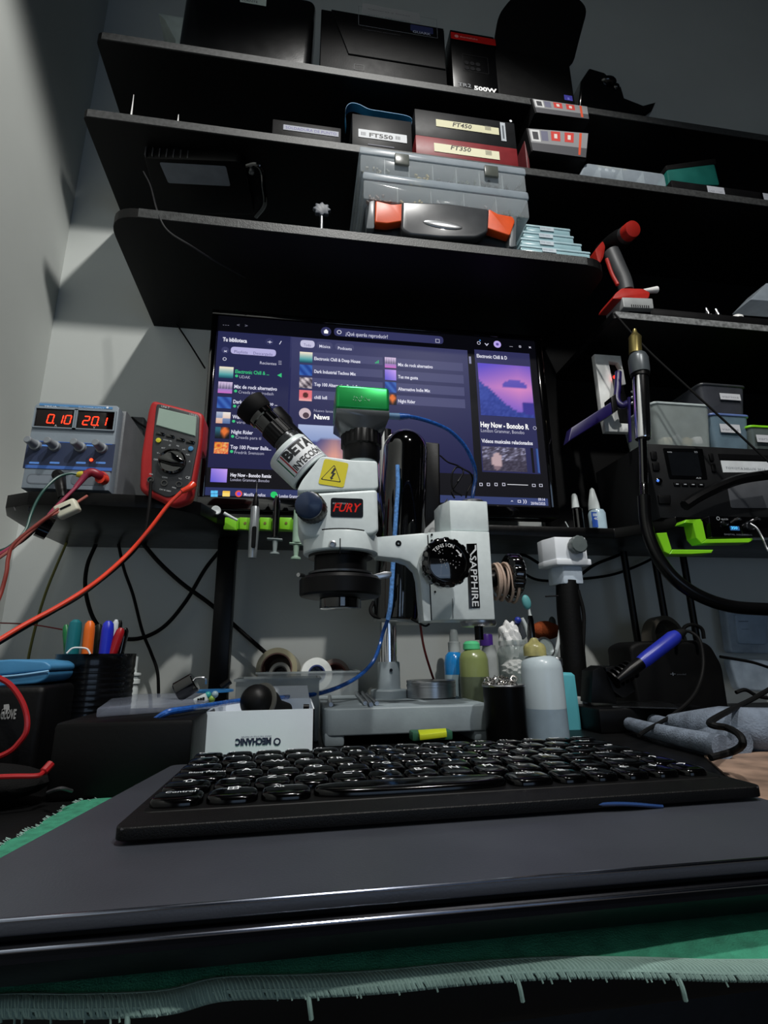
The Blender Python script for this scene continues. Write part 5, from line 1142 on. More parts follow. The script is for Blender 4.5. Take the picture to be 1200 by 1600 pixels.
cable('red_wire', 'brownish red wire hanging down from the bundle at the far left', [at(a, b, y=yy) for a, b, yy in ((92, 795, .665), (60, 818, .655), (22, 850, .645), (13, 872, .64), (10, 895, .635), (2, 925, .63), (-6, 945, .62))], .0021, mat('brown_red_wire', '#7c3028', .4))
cable('pink_wire', 'pinkish brown wire passing through the white clip to the left edge', [at(a, b, y=yy) for a, b, yy in ((136, 775, .70), (112, 790, .68), (92, 800, .665), (70, 812, .66), (40, 838, .65), (18, 858, .645), (-10, 878, .64))], .0018, mat('pink_wire', '#9c5a50', .4))
cable('green_wire', 'dark green wire arching from the yellow plug to the lower left', [at(a, b, y=yy) for a, b, yy in ((122, 741, .705), (108, 740, .70), (90, 746, .69), (72, 762, .68), (58, 782, .675), (48, 805, .67), (40, 828, .66), (20, 850, .65), (-10, 868, .65))], .0016, mat('green_wire', '#1a4a42', .4))
simple('yellow_plug', 'small yellow plug tip beside the dark red banana plug', 'plug', G().lathe(at(119, 742, y=.706), (1, 0, .15), [(.0025, 0), (.0042, .004), (.0042, .008), (.0025, .010), (0, .010)], 14), plastic('#c8b83a', .4))
t = thing('banana_lead', 'black banana plug with cable hanging from the middle terminal', 'test lead', at(92, 750, y=.725))
G().tube([at(93, 748, y=.722), at(95, 760, y=.714), at(98, 778, y=.71)], lambda s: .0075-.002*s, 14).build('plug_body', BLK, t)
G().tube([at(98, 776, y=.71), at(88, 792, y=.69), at(74, 808, y=.68), at(60, 822, y=.665), at(30, 848, y=.655), at(-10, 866, y=.66)], .0022, 10).build('wire', RUB, t)
t = thing('ferrite_clip', 'white plastic ferrite clip around the lead below the power supply', 'clip', at(105, 812, y=.68))
A, B = at(89, 803, y=.67), at(122, 788, y=.67); d_ = (B-A); rM = M.Rotation(-math.atan2(d_.z, d_.x), 3, 'Y')
G().box((A+B)/2, (d_.length, .013, .017), .003, rM, 3).build('clip_body', mat('ivory_plastic', '#cfcdb8', .45), t)
G().box((A+B)/2+V((0, -.0068, .001)), (d_.length*.5, .001, .0025), .0004, rM).build('clip_slot', BLK, t)
t = thing('velcro_tie', 'black cable tie strap looped around the lead bundle under the shelf', 'strap', at(72, 840, y=.68))
o_ = at(70, 823, y=.675); G().lathe(o_, (.5, .3, -.2), [(.0125, -.006), (.0145, -.006), (.0145, .006), (.0125, .006), (.0125, -.006)], 28).build('loop', BLKG, t)
cable('shelf_hook', 'small dark metal staple on the underside edge of the desk shelf', [at(24, 798, y=.735), at(24, 791, y=.735), at(44, 792, y=.735), at(44, 799, y=.735)], .0009, plastic('#4a4a4a', .4), 'hook')
# wall cables under the shelf
yc = .965
def wc(name, label, L, r, m): return cable(name, label, [at(a, b, y=yc) for a, b in L], r, m)
wc('yellow_cable', 'thin olive yellow cable hanging on the wall at the left', [(104, 848), (88, 885), (72, 925), (58, 970), (46, 1020), (40, 1060)], .0022, mat('olive_cable', '#6e6a20', .5))
wc('black_cable', 'thick black cable looping from the shelf behind the pens and back up', [(150, 850), (136, 885), (134, 925), (148, 970), (175, 993), (215, 998), (255, 980), (290, 940), (320, 890), (342, 862)], .0034, RUB)
wc('black_cable', 'thin black cable hanging from the shelf down to the clear lid', [(185, 850), (194, 890), (208, 930), (222, 985), (236, 1020), (246, 1050), (248, 1090)], .0026, RUB)
wc('black_cable', 'black cable running diagonally from the shelf to the packing tape', [(222, 848), (250, 880), (285, 912), (330, 945), (375, 985), (415, 1020)], .0036, RUB)
wc('white_cable', 'thin white cable running down beside the black desk leg', [(362, 900), (360, 960), (352, 1010), (340, 1050), (333, 1078)], .0022, plastic('#8a8a88', .5))
cable('red_string', 'thin red string stretched across the wall behind the pen can', [at(-10, 973, y=.9), at(50, 976, y=.9), at(110, 986, y=.9)], .001, plastic('#8a2020', .5))
wc('black_cable', 'black cable between the wrapped knob and the white clamp head', [(805, 885), (840, 906), (900, 905), (960, 897), (1015, 875), (1040, 855)], .0026, RUB)
wc('black_cable', 'black cable rising behind the white clamp head to the shelf', [(905, 900), (930, 882), (965, 868), (990, 855)], .003, RUB)
wc('black_cable', 'short black cable left of the white clamp head under the shelf', [(800, 868), (820, 868), (845, 882)], .003, RUB)
cable('black_cable', 'thin black cable hanging from the shelf behind the monitor left side', [at(277, 508, y=.99), at(295, 535, y=.98), at(320, 575, y=.93)], .0016, RUB)
cable('black_cable', 'thin black cable drooping from the circuit module under the shelf edge', [at(224, 268, y=.80), at(235, 290, y=.78), at(246, 330, y=.72), at(262, 360, y=.708), at(300, 385, y=.712), at(340, 410, y=.76), at(395, 440, y=.85)], .0012, plastic('#2a2a2c', .4))
cable('black_cable', 'long thin black cable sagging from the drill shelf to the far right', [at(960, 490, y=.755), at(1010, 545, y=.74), at(1080, 610, y=.72), at(1140, 665, y=.71), at(1215, 735, y=.70)], .0018, RUB)

t = thing('adapter_box', 'small dark grey box half hidden between the power supply and the multimeter', 'box', at(214, 690, y=.955))
b0_, b1_ = at(203, 650, y=.955), at(226, 650, y=.955)
G().span((b0_.x-.02, .955, TD), (b1_.x, .995, b0_.z), .003).build('body', plastic('#3c3f42', .5), t)
G().tube([at(206, 652, y=.952), at(215, 660, y=.951), at(228, 668, y=.95)], .0018, 8).build('cable', RUB, t)
# ---------------------------------------------------------------- tool holder on the shelf edge
GRB = mat('lime_plastic', '#7cc61c', .45, noise=.05)
yh = .812
t = thing('tool_rack', 'lime green printed tool rack screwed under the monitor', 'rack', at(410, 830, y=yh))
G().prism(pts([(349, 809), (473, 812), (473, 830), (349, 826)], yh+.006), (0, .008, 0), .001).build('back_strip', GRB, t)
for a, b in ((349, 370), (374, 393), (406, 423.5), (437, 456.5), (459, 474)):
    G().prism(pts([(a, 808), (b, 808.5), (b, 828), (a, 826.5)], yh), (0, .008, 0), .0012).build('clip', GRB, t)
for a in (383, 414, 447): G().lathe(at(a, 817.5, y=yh), (0, -1, 0), [(.0022, -.001), (.0022, .0006), (0, .0008)], 12).build('screw', mat('brass', '#9a8a50', .3, metal=.8), t)
yt = .800
def lp_(y, L, name, m, par, seg=24, sy=1):    # turned piece: (centre px, row, radius px)
    A = at(L[0][0], L[0][1], y=y); B = at(L[-1][0], L[-1][1], y=y); d_ = B-A; mm = mpp(L[0][0], L[0][1], y)
    pr = []
    for a, b, r in L: q_ = at(a, b, y=y); pr.append((r*mm, (q_-A).dot(d_.normalized())))
    return G().lathe(A, d_, pr, seg, sy=sy).build(name, m, par)
t = thing('precision_screwdriver', 'silver pen-shaped engraving tool hanging in the green rack', 'screwdriver', at(396, 872, y=yt))
lp_(yt, [(394, 872, 6.5), (394.2, 868, 7), (396, 830, 8.3), (398.5, 795, 7), (399, 792, 6)], 'handle', mat('satin_silver', '#9ba1a4', .3, metal=.6), t)
lp_(yt, [(398.8, 794, 4.5), (399.5, 785, 5), (400, 775, 3), (400.5, 770, 1.5)], 'collar', BLK, t)
lp_(yt, [(400.5, 771, .9), (401.5, 755, .4)], 'needle', ALU, t)
G().prism(pts(rnd([(394, 822), (401, 822), (399, 856), (392, 856)], 3.4), yt-.0085), (0, .003, 0), .0005, 1).build('grip_window', BLKM, t)
t = thing('syringe', 'black filled syringe with clear flange hanging in the green rack', 'syringe', at(430, 866, y=yt))
lp_(yt, [(430, 840, 6), (432, 800, 6), (433, 785, 5.5), (433, 775, 3)], 'barrel', BLKG, t)
G().box(at(429.5, 843, y=yt), (.023, .012, .0018), .0008, M.Rotation(R(3), 3, 'Y')).build('flange', mat('clear_grey', '#98a4a4', .3, alpha=.8), t)
lp_(yt, [(429, 866, 7.5), (429, 863.5, 7.5), (429.3, 862, 3), (430, 845, 4.5)], 'plunger', mat('clear_grey', '#98a4a4', .3, alpha=.8), t)
t = thing('syringe', 'pale green syringe hanging behind the microscope ring', 'syringe', at(463, 875, y=yt))
PGN = mat('pale_green', '#a6c4b0', .3, alpha=.8)
lp_(yt, [(464.5, 848, 8), (466, 815, 8), (467, 798, 7.5), (467, 790, 4)], 'barrel', PGN, t)
G().box(at(463.5, 850, y=yt), (.022, .012, .0022), .001, M.Rotation(R(3), 3, 'Y')).build('flange', PGN, t)
lp_(yt, [(462, 874, 8), (462, 871, 8), (462.5, 869, 3.5), (463, 852, 5)], 'plunger', PGN, t)
t = thing('spatula', 'white plastic spoon with round head leaning on the green rack', 'spoon', at(340, 797, y=yt))
lp_(yt, [(371, 813, 1.8), (350, 802, 3)], 'stem', WPL, t)
G().lathe(at(337.5, 797.5, y=yt-.002), (.4, -1, .1), [(0, -.001), (.0068, -.001), (.0072, .001), (.006, .002), (0, .001)], 24).build('head', WPL, t)
# ---------------------------------------------------------------- bottles behind the base
LBL = Print
t = thing('spray_bottle', 'small bottle with bright blue liquid and frosted pump cap', 'bottle', (at(708, 1090, y=.945).x, .945, ZT))
FR2 = mat('frosted_cap', '#b4bcbc', .4, alpha=.85)
lz(708, .945, [(14.5, 1100), (15.5, 1090), (15.5, 1054)], 'lower_body', mat('frost_blue_white', '#9db4bc', .35), t); lz(708, .945, [(15.5, 1054), (15.5, 1035), (13, 1024), (9, 1019), (6, 1018)], 'upper_body', mat('blue_liquid', '#1f7fc4', .2, coat=.4), t)
lz(709, .945, [(9, 1019), (9.5, 1004), (7, 1002), (6.5, 990), (5, 984), (0, 983)], 'pump_cap', FR2, t)
t = thing('squeeze_bottle', 'rounded green tinted bottle with mint green cap', 'bottle', (at(738, 1090, y=.90).x, .90, ZT))
lz(738, .90, [(21, 1110), (22, 1100), (22, 1057)], 'lower_body', mat('olive_dark', '#5a6450', .35), t); lz(738, .90, [(22, 1057), (21.8, 1030), (19, 1021), (13, 1016), (11, 1015)], 'upper_body', mat('olive_liquid', '#84905a', .3, coat=.3, noise=.03), t)
lz(736, .90, [(12, 1015.5), (13, 1014), (12.5, 1006), (9, 1002), (0, 1001)], 'cap', mat('mint_cap', '#58c88a', .4), t)
t = thing('dropper_bottle', 'white bottle with purple screw cap', 'bottle', (at(763, 1090, y=.955).x, .955, ZT))
lz(763, .955, [(12.5, 1100), (13, 1090), (13, 1030), (12, 1022), (9.5, 1008)], 'bottle_body', mat('milky', '#a4aaaa', .4), t); lz(759.5, .955, [(10, 1009), (10, 993), (9, 991), (0, 990)], 'cap', mat('purple_cap', '#5a34a0', .4), t)
t = thing('glass_jar', 'clear glass jar stuffed with white cotton', 'jar', (at(800, 1090, y=.79).x, .79, ZT))
GL = mat('jar_glass', '#aab8b4', .08, alpha=.32, coat=.5)
lz(800, .79, [(23, 1108), (24, 1100), (24.5, 1025), (22, 1014), (19, 1009), (21, 1008), (21, 1002), (20, 1001)], 'jar_body', GL, t)
g = G(); rr = random.Random(8)
bm = bmesh.new(); bmesh.ops.create_icosphere(bm, subdivisions=4, radius=1)
for v in bm.verts:
    a = v.co; k = 1+.10*sin(a.x*9+a.z*4)+.09*sin(a.y*11+2*a.z*5)+.05*rr.random(); v.co = V((a.x*.0155*k, a.y*.0155*k, a.z*.026*k))
bmesh.ops.translate(bm, vec=at(796, 1000, y=.79), verts=bm.verts); g._add(bm)
tag(g.build('cotton_wool', mat('cotton', '#e8e8e6', .95, bump=.8, bscale=900, noise=.04)), 'white cotton wool bulging out of the glass jar', 'cotton', kind='stuff')
bm = bmesh.new(); bmesh.ops.create_icosphere(bm, subdivisions=3, radius=1); g = G()
for v in bm.verts: a = v.co; k = 1+.12*sin(a.x*8+3*a.z*4)+.05*rr.random(); v.co = V((a.x*.017*k, a.y*.016*k, a.z*.013*k))
bmesh.ops.translate(bm, vec=at(803, 1044, y=.79), verts=bm.verts); g._add(bm)
tag(g.build('cotton_wool', mat('cotton', '#e8e8e6', .95, bump=.8, bscale=900, noise=.04)), 'white cotton ball lower down inside the glass jar', 'cotton', kind='stuff')
t = thing('tip_cleaner_pot', 'round black pot filled with curly metal shavings', 'pot', (at(784, 1140, y=.622).x, .622, ZT))
lz(782, .622, [(29, 1165), (30, 1160), (30.5, 1073), (31, 1070), (29, 1070), (28, 1084), (0, 1084)], 'pot_body', mat('pot_black', '#0a0a0b', .35), t, seg=44)
lz(782, .622, [(31.3, 1072.5), (31.8, 1071), (31.3, 1069.5), (29.5, 1069.5)], 'pot_rim', ALU, t, seg=44)
g = G(); o_ = at(782, 1068, y=.622); mo = mpp(782, 1068, .622)
for k in range(46):
    a, r_ = rr.random()*6.28, rr.random()**.5*24*mo; c0_ = V((o_.x+r_*cos(a), .622+r_*sin(a), o_.z+rr.uniform(-.003, .0055))); n1 = V((rr.uniform(-1, 1), rr.uniform(-1, 1), rr.uniform(-.5, 1))); x_1, y_1, _ = basis(n1); rad = rr.uniform(.0022, .0045)
    g.tube([c0_+(x_1*cos(th*1.1)+y_1*sin(th*1.1))*rad+n1.normalized()*(th*.0004) for th in range(9)], .0006, 4, n=3)
tag(g.build('metal_shavings', mat('bright_steel', '#c4c0bc', .2, metal=1)), 'curly silver metal shavings heaped in the black pot', 'shavings', kind='stuff')
t = thing('squeeze_bottle', 'tall milky white bottle with yellowish nozzle and liquid at the bottom', 'bottle', (at(844, 1140, y=.665).x, .665, ZT))
MW = mat('milky_bottle', '#b3c0c6', .35, noise=.03, coat=.2)
lz(842, .665, [(30, 1160), (31, 1155), (30.5, 1106)], 'liquid_part', mat('milky_liquid', '#8697a3', .35, coat=.2), t); lz(842, .665, [(30.5, 1106), (30, 1045), (28, 1034), (22, 1027), (15, 1024.5)], 'bottle_body', MW, t)
lz(834, .665, [(16.5, 1025), (16.5, 1012), (14, 1007), (8, 1003), (4, 997), (0, 996)], 'nozzle', mat('yellow_nozzle', '#a09a64', .3, noise=.3, nscale=80), t)
t = thing('turquoise_bottle', 'flat turquoise bottle with grey screw neck', 'bottle', (at(890, 1137, y=.71).x, .73, ZT))
G().prism(pts([(872, 1051), (895, 1051), (900, 1055), (912, 1150), (874, 1152)], .715), (0, .03, 0), .005, 4).build('bottle_body', mat('turquoise', '#57a9b4', .4, noise=.03), t)
lz(866, .735, [(8, 1053), (8, 1041), (9, 1040), (9, 1030), (7, 1027), (0, 1026)], 'screw_neck', ALU, t)
t = thing('brush_cup', 'clear cup holding the toothbrush and plastic tools', 'cup', (at(846, 1090, y=.775).x, .79, ZT))
lz(846, .79, [(19, 1105), (20, 1040), (21, 1015), (19.5, 1015), (18, 1100)], 'cup_body', GL, t)
t = thing('toothbrush', 'brush with teal bristled head rising above the bottles', 'brush', at(828, 1000, y=.78))
lp_(.78, [(831, 1005, 6), (829, 985, 5.5), (828.5, 968, 4.5), (828.5, 962, 3.2)], 'handle', BLKG, t); lp_(.78, [(828.5, 964, 3), (828, 958, 2), (825, 945, 2)], 'neck', WPL, t)
G().ball(at(822.5, 941, y=.779), .0088, 20, (.8, .5, 1.3), M.Rotation(R(-10), 3, 'Y')).build('head', mat('teal_brush', '#5aa0a2', .5), t)
t = thing('nail_brush', 'grey and white brush with blue end leaning left in the cup', 'brush', at(822, 1000, y=.785))
G().prism(pts(rnd([(806, 972), (812, 969), (824, 994), (818, 1000)], 2), .785), (0, .008, 0), .001).build('bristles', plastic('#3a3e44', .7), t)
G().tube([at(815, 966, y=.785), at(822, 980, y=.785), at(827, 998, y=.785)], .0032, 10).build('back', WPL, t); G().ball(at(809, 969, y=.783), .0052, 14).build('blue_end', plastic('#2a3a9a', .4), t)
t = thing('spudger', 'white plastic spatula leaning right behind the bottles', 'spatula', at(872, 1020, y=.80))
G().prism(pts(rnd([(882, 966), (888, 966), (887, 978), (878, 996), (874, 1012), (868, 1030), (865, 1028), (871, 1000), (874, 980)], 3), .80), (0, .003, 0), .001).build('blade', WPL, t)
t = thing('magnifier', 'small round lens with pale metal ring beside the bottle nozzle', 'magnifier', at(853, 1024, y=.76))
o_ = at(853, 1011, y=.76); mm = mpp(853, 1011, .76); G().lathe(o_, (.35, -1, .35), [(13*mm, -.002), (15*mm, -.002), (15.5*mm, 0), (15*mm, .002), (13*mm, .002), (13*mm, -.002)], 36).build('ring', ALU, t)
G().lathe(o_, (.35, -1, .35), [(0, -.0012), (13.4*mm, -.0005), (13.4*mm, .0005), (0, .0012)], 32).build('lens', GL, t)
t = thing('plush_toy', 'small orange brown fuzzy toy with grey ear behind the brushes', 'toy', at(855, 1000, y=.86))
G().ball(at(852, 985, y=.86), .026, 20, (1, .6, .6)).build('body', mat('brown_fuzz', '#8a3c10', .95, bump=1, bscale=700), t); G().ball(at(863, 973, y=.855), .008, 14, (.8, .4, 1.3)).build('ear', plastic('#3e4648', .8), t)
# ---------------------------------------------------------------- white clamp head on a black post
yp = .775
t = thing('lamp_stand', 'white clamp head with grey knob on a black wrapped post', 'stand', (at(897, 1092, y=yp).x, yp+.015, ZT))
WP = mat('clamp_white', '#dfe3e8', .4, noise=.03)
xL, xR, xM = at(846, 860, y=yp+.03).x, at(916, 850, y=yp).x, at(867, 850, y=yp).x
z_t, z_m = at(890, 839, y=yp).z, at(890, 881, y=yp).z
G().prism([(xL, yp+.028, z_m), (xM, yp, z_m), (xR, yp, z_m), (xR, yp+.045, z_m), (xL, yp+.045, z_m)], (0, 0, z_t-z_m), .002, 2, True).build('clamp_block', WP, t)
G().prism([(xL-.001, yp+.026, z_m-.002), (xM-.001, yp-.003, z_m-.002), (xR+.004, yp-.003, z_m-.002), (xR+.004, yp+.046, z_m-.002), (xL-.001, yp+.046, z_m-.002)], (0, 0, .010), .002, 2, True).build('clamp_lip', WP, t)
xL2, xM2, xR2 = at(861, 900, y=yp+.03).x, at(881, 900, y=yp+.006).x, at(911, 900, y=yp+.006).x; z_b = at(890, 911, y=yp).z
G().prism([(xL2, yp+.026, z_b), (xM2, yp+.006, z_b), (xR2, yp+.006, z_b), (xR2, yp+.042, z_b), (xL2, yp+.042, z_b)], (0, 0, z_m-.002-z_b), .002, 2, True).build('clamp_base', mat('clamp_blueish', '#c4d0dc', .4), t)
kc2 = at(898, 853, y=yp); mm = mpp(898, 853, yp)
G().lathe(kc2, (0, -1, 0), [(10*mm, -.001), (11.5*mm, .002, 1), (12.5*mm, .014, 1), (11*mm, .016), (0, .017)], 60, ribs=10, rib=.05).build('clamp_knob', mat('knob_grey', '#5a6262', .4), t)
BW = mat('black_wrap', '#060607', .6, bump=.3)
g = G(); g.tube([at(886, 908, y=yp+.022), at(888, 950, y=yp+.022), at(893, 1000, y=yp+.022), at(898, 1060, y=yp+.022), at(902, 1092, y=yp+.022), V((at(902, 1092, y=yp+.022).x, yp+.022, ZT))], lambda s: (17+2*s+5*max(0, s-.8))*mpp(890, 1000, yp), 20); g.build('post', BW, t)
G().tube([at(903, 922, y=yp+.01), at(912, 960, y=yp+.01), at(911, 1010, y=yp+.01), at(912, 1040, y=yp+.01)], .003, 10).build('side_cable', RUB, t)
simple('spool', 'thin black stick poking out left of the wrapped post', 'stick', G().tube([at(852, 932, y=.79), at(872, 931, y=.79)], .0012, 8), BLK)
t = thing('white_case', 'small white plastic box with grey base beside the turquoise bottle', 'box', at(915, 1120, y=.745))
a0, a1 = at(899, 1100, y=.745).x, at(920, 1100, y=.745).x
G().span((a0, .745, at(910, 1107, y=.745).z), (a1, .78, at(910, 1090, y=.745).z), .002).build('upper_shell', WPL, t); G().span((a0, .745, ZT), (a1, .78, at(910, 1107.5, y=.745).z), .0015).build('lower_shell', plastic('#6a7074', .5), t)
# ---------------------------------------------------------------- soldering corner
ys = .70
t = thing('soldering_stand', 'black soldering stand with angled block, coil holder and tip tray', 'soldering stand', at(990, 1130, y=ys))
DKP = mat('stand_black', '#0e0f11', .4, bump=.1)
G().prism(pts([(924, 1098), (926, 1048), (940, 1040), (949, 1052), (964, 1092), (964, 1100)], ys), (0, .03, 0), .0015).build('support_block', DKP, t)
z_t = at(990, 1100, y=ys).z
G().span((at(918, 1120, y=ys).x, ys-.03, ZT), (at(1075, 1120, y=ys).x, ys+.07, z_t-.002), .003).build('tray_base', DKP, t)
G().prism([at(a, b, z=z_t) for a, b in ((957, 1103), (1062, 1106), (1046, 1098), (985, 1097))], (0, 0, -.0015)).build('tip_plate', mat('steel_plate', '#c8ccd4', .15, metal=1, noise=.05), t)
G().prism(pts(rnd([(945, 1042), (960, 1040), (985, 1052), (995, 1080), (975, 1092), (955, 1078)], 4), ys+.002), (0, .03, 0), .004).build('coil_holder', DKP, t)
for k in range(5): o_ = at(958+k*7, 1062-k*4, y=ys-.002); G().lathe(o_, (at(1058, 990, y=ys)-at(998, 1035, y=ys)), [(.011, -.001), (.0128, -.001), (.0128, .001), (.011, .001), (.011, -.001)], 24).build('holder_ring', BLKM, t)
t = thing('soldering_iron', 'soldering iron with blue handle resting in the black stand', 'soldering iron', at(1000, 1035, y=.68))
yy = .685
lp_(yy, [(1001, 1036, 9), (1008, 1030, 10), (1052, 997, 10.5), (1058, 992, 8)], 'handle', mat('iron_blue', '#2430a0', .35), t)
lp_(yy, [(965, 1063, 5), (985, 1048, 9), (1002, 1035, 9)], 'shaft', BLKM, t); lp_(yy, [(1054, 995, 8.5), (1062, 990, 7), (1070, 986, 4)], 'strain_relief', RUB, t)
cable('black_cable', 'soldering iron cable looping down in front of the black case', [at(a, b, y=q_) for a, b, q_ in ((1068, 986, .685), (1080, 988, .68), (1094, 1002, .67), (1099, 1035, .66), (1094, 1065, .65), (1080, 1092, .63), (1050, 1118, .61), (1015, 1138, .58), (998, 1149, .56))], .0022, RUB)
t = thing('equipment_case', 'large black equipment case with small pale cross mark', 'case', at(1060, 1120, y=.82))
G().prism(pts(rnd([(984, 1010), (1000, 1002), (1095, 1000), (1112, 1008), (1130, 1040), (1142, 1118), (1000, 1124), (990, 1060)], 10), .82), (0, .07, 0), .006, 3).build('case_body', mat('case_matt', '#060607', .6, bump=.1), t)
p = facing(1048, 1058, .8195); ptext(p, '+', 1048, 1057, 1056, 8, '#5a6068', 1); ptext(p, 'model', 1058, 1055, 1072, 3, '#3a3e44', 1); p.build('case_mark', MP, t)
tag(G().lathe(at(1040, 1003, y=.90), (.3, -1, .1), [(.038, -.01), (.046, -.012), (.046, .01), (.038, .01), (.038, -.01)], 44).build('cable_coil', plastic('#4a463e', .5)), 'coil of dull beige cable behind the black equipment case', 'cable coil')
tag(G().tube([at(1066, 998, y=.80), at(1068, 982, y=.80), at(1080, 976, y=.80), at(1096, 982, y=.80), at(1100, 998, y=.80)], .003, 10).build('carry_handle', RUB), 'black looped cable handle on top of the black equipment case', 'handle')
RD = mat('rod_black', '#0b0b0c', .35)
for (a, b, c_, d_), nm in zip(((974, 862, 999, 1018), (1021, 862, 1048, 1018), (1066, 862, 1092, 1018)), ('leftmost', 'middle', 'rightmost')):
    A, B = at(a, b, y=.93), at(c_, d_, y=.93)
    tag(G().tube([A, B], .0062, 14, n=0).build('metal_rod', RD), '%s of the three black rods leaning between shelf and black case' % nm, 'rod', 'black rods under the shelf')
# gloves
GV = mat('grey_glove', '#6d7785', .9, noise=.3, nscale=60, bump=1, bscale=500)
t = thing('work_glove', 'grey knitted work glove lying right of the keyboard', 'glove', at(1100, 1160, z=ZT+.002))
def zf(a, b, h=.012): 
    q_ = at(a, b, z=ZT+h); return q_
body = G()
body.tube([zf(984, 1131), zf(1010, 1139), zf(1050, 1149), zf(1100, 1160), zf(1130, 1168)], lambda s: .0078+.003*s, 14)
body.tube([zf(1000, 1119), zf(1030, 1131), zf(1070, 1142), zf(1120, 1153), zf(1160, 1160)], lambda s: .009+.004*s, 14)
body.tube([zf(1050, 1130, .018), zf(1100, 1135, .02), zf(1160, 1140, .02), zf(1230, 1142, .02)], lambda s: .010+.012*min(1, s*2), 16)
body.tube([zf(1108, 1111, .03), zf(1116, 1122, .025), zf(1130, 1132, .018)], lambda s: .004+.004*s, 12)
body.ball(zf(1165, 1150, .010), .03, 20, (1.6, 1, .5))
body.build('glove_knit', GV, t)
cable('keyboard_cable', 'black keyboard cable folding over the grey glove', [at(a, b, z=ZT+h) for a, b, h in ((1225, 1063, .06), (1180, 1090, .045), (1140, 1110, .042), (1112, 1126, .040), (1112, 1133, .040), (1135, 1137, .038), (1155, 1148, .036), (1160, 1163, .03), (1145, 1174, .02), (1110, 1184, .016))], .0028, RUB)
g = G(); P4 = [at(a, b, z=ZT+.002) for a, b in ((1100, 1180), (1230, 1172), (1260, 1262), (1175, 1245))]
g.prism(P4, (0, 0, -.0015)); simple('printed_sheet', 'brown patterned paper sheet on the bench right of the keyboard', 'paper', g, mat('camo_paper', '#8a7262', .6, noise=.55, nscale=28))
cable('black_cable', 'black cable behind the glove at the right edge', [at(1125, 1026, y=.84), at(1150, 1030, y=.84), at(1180, 1036, y=.84), at(1215, 1048, y=.84)], .0025, RUB)
cable('black_cable', 'black cable drooping low behind the glove at the far right', [at(1150, 1082, y=.80), at(1165, 1078, y=.80), at(1185, 1088, y=.80), at(1215, 1092, y=.80)], .003, RUB)
BG = mat('poly_bag', '#b4c4d4', .3, alpha=.55, noise=.2)
for (L, nm, name, mm_) in (([(1132, 945), (1215, 945), (1215, 1022), (1142, 1020)], 'clear blister pack with blank card hanging on the wall at the right edge, upper one', 'blister_pack', 0), ([(1140, 1030), (1190, 1030), (1215, 1035), (1215, 1082), (1155, 1078)], 'clear blister pack on the wall at the right edge, lower one', 'blister_pack', 0)):
    t = thing(name, nm, 'package', at(L[3][0], L[3][1], y=.97)); G().prism(pts(rnd(L, 6), .96), (0, .02, 0), .006, 3).build('bubble', BG, t)
    cx, cy = sum(v[0] for v in L)/4-2, sum(v[1] for v in L)/4; I = [(cx+(a-cx)*.62, cy+(b-cy)*.62) for a, b in L]
    G().prism(pts(rnd(I, 5), .955), (0, .02, 0), .004, 2).build('insert', mat('pack_insert', '#9fb2c6', .5, noise=.1), t)
    p = facing(I[0][0], I[0][1], .9545); a_ = pq(p, I[0][0]+6, I[0][1]+12); p.rect(a_[0], a_[1], a_[0]+.022, a_[1]+.0012, '#3e4c60', 1); p.rect(a_[0]+.004, a_[1]-.015, a_[0]+.02, a_[1]-.0142, '#55647a', 1); p.build('card_print', MP, t)
# ---------------------------------------------------------------- right of the monitor
t = thing('glue_bottle', 'small clear glue bottle with blue label and pointed cap', 'bottle', (at(932, 823, y=.86).x, .86, TD))
def lzs(cx, y, prof, name, m, par, seg=28): 
    o = at(cx, 800, y=y); mm = mpp(cx, 800, y); return G().lathe((o.x, y, 0), (0, 0, 1), [(q_[0]*mm, max(TD+.0002, at(cx, q_[1], y=y).z)) for q_ in prof], seg).build(name, m, par)
lzs(932, .86, [(11.5, 835), (12, 830), (12, 803), (10, 798), (7, 797)], 'bottle_body', mat('glue_clear', '#a9c0cc', .25), t); lzs(929, .86, [(8, 797), (7.5, 788), (3, 765), (0, 762)], 'nozzle_cap', WPL, t)
p = facing(924, 823, .86-.0125); 
prect(p, 923.5, 800, 941, 824, '#2a5ac0', 1); prect(p, 926, 802, 938, 807, '#c8d4ea', 2); ptext(p, '401', 928, 812, 937, 5, '#e8ecf4', 2, bold=.03); p.build('label', MP, t)
t = thing('marker_pen', 'small black tube with yellow stripe and white cap', 'tube', (at(903, 823, y=.862).x, .862, TD))
lzs(903, .862, [(7, 832), (7, 796), (5.5, 794)], 'tube_body', BLKG, t); lzs(900, .862, [(5.5, 794), (5, 785), (4, 775), (2.5, 772), (0, 772)], 'cap', WPL, t)
p = facing(903, 818, .862-.0072); prect(p, 903, 795, 908, 818, '#b8a820', 1); p.build('label', MP, t)
simple('white_stick', 'thin white stick leaning at the shelf edge beside the monitor', 'stick', G().tube([at(883, 815, y=.845), at(888, 824, y=.845)], .001, 8), WPL)
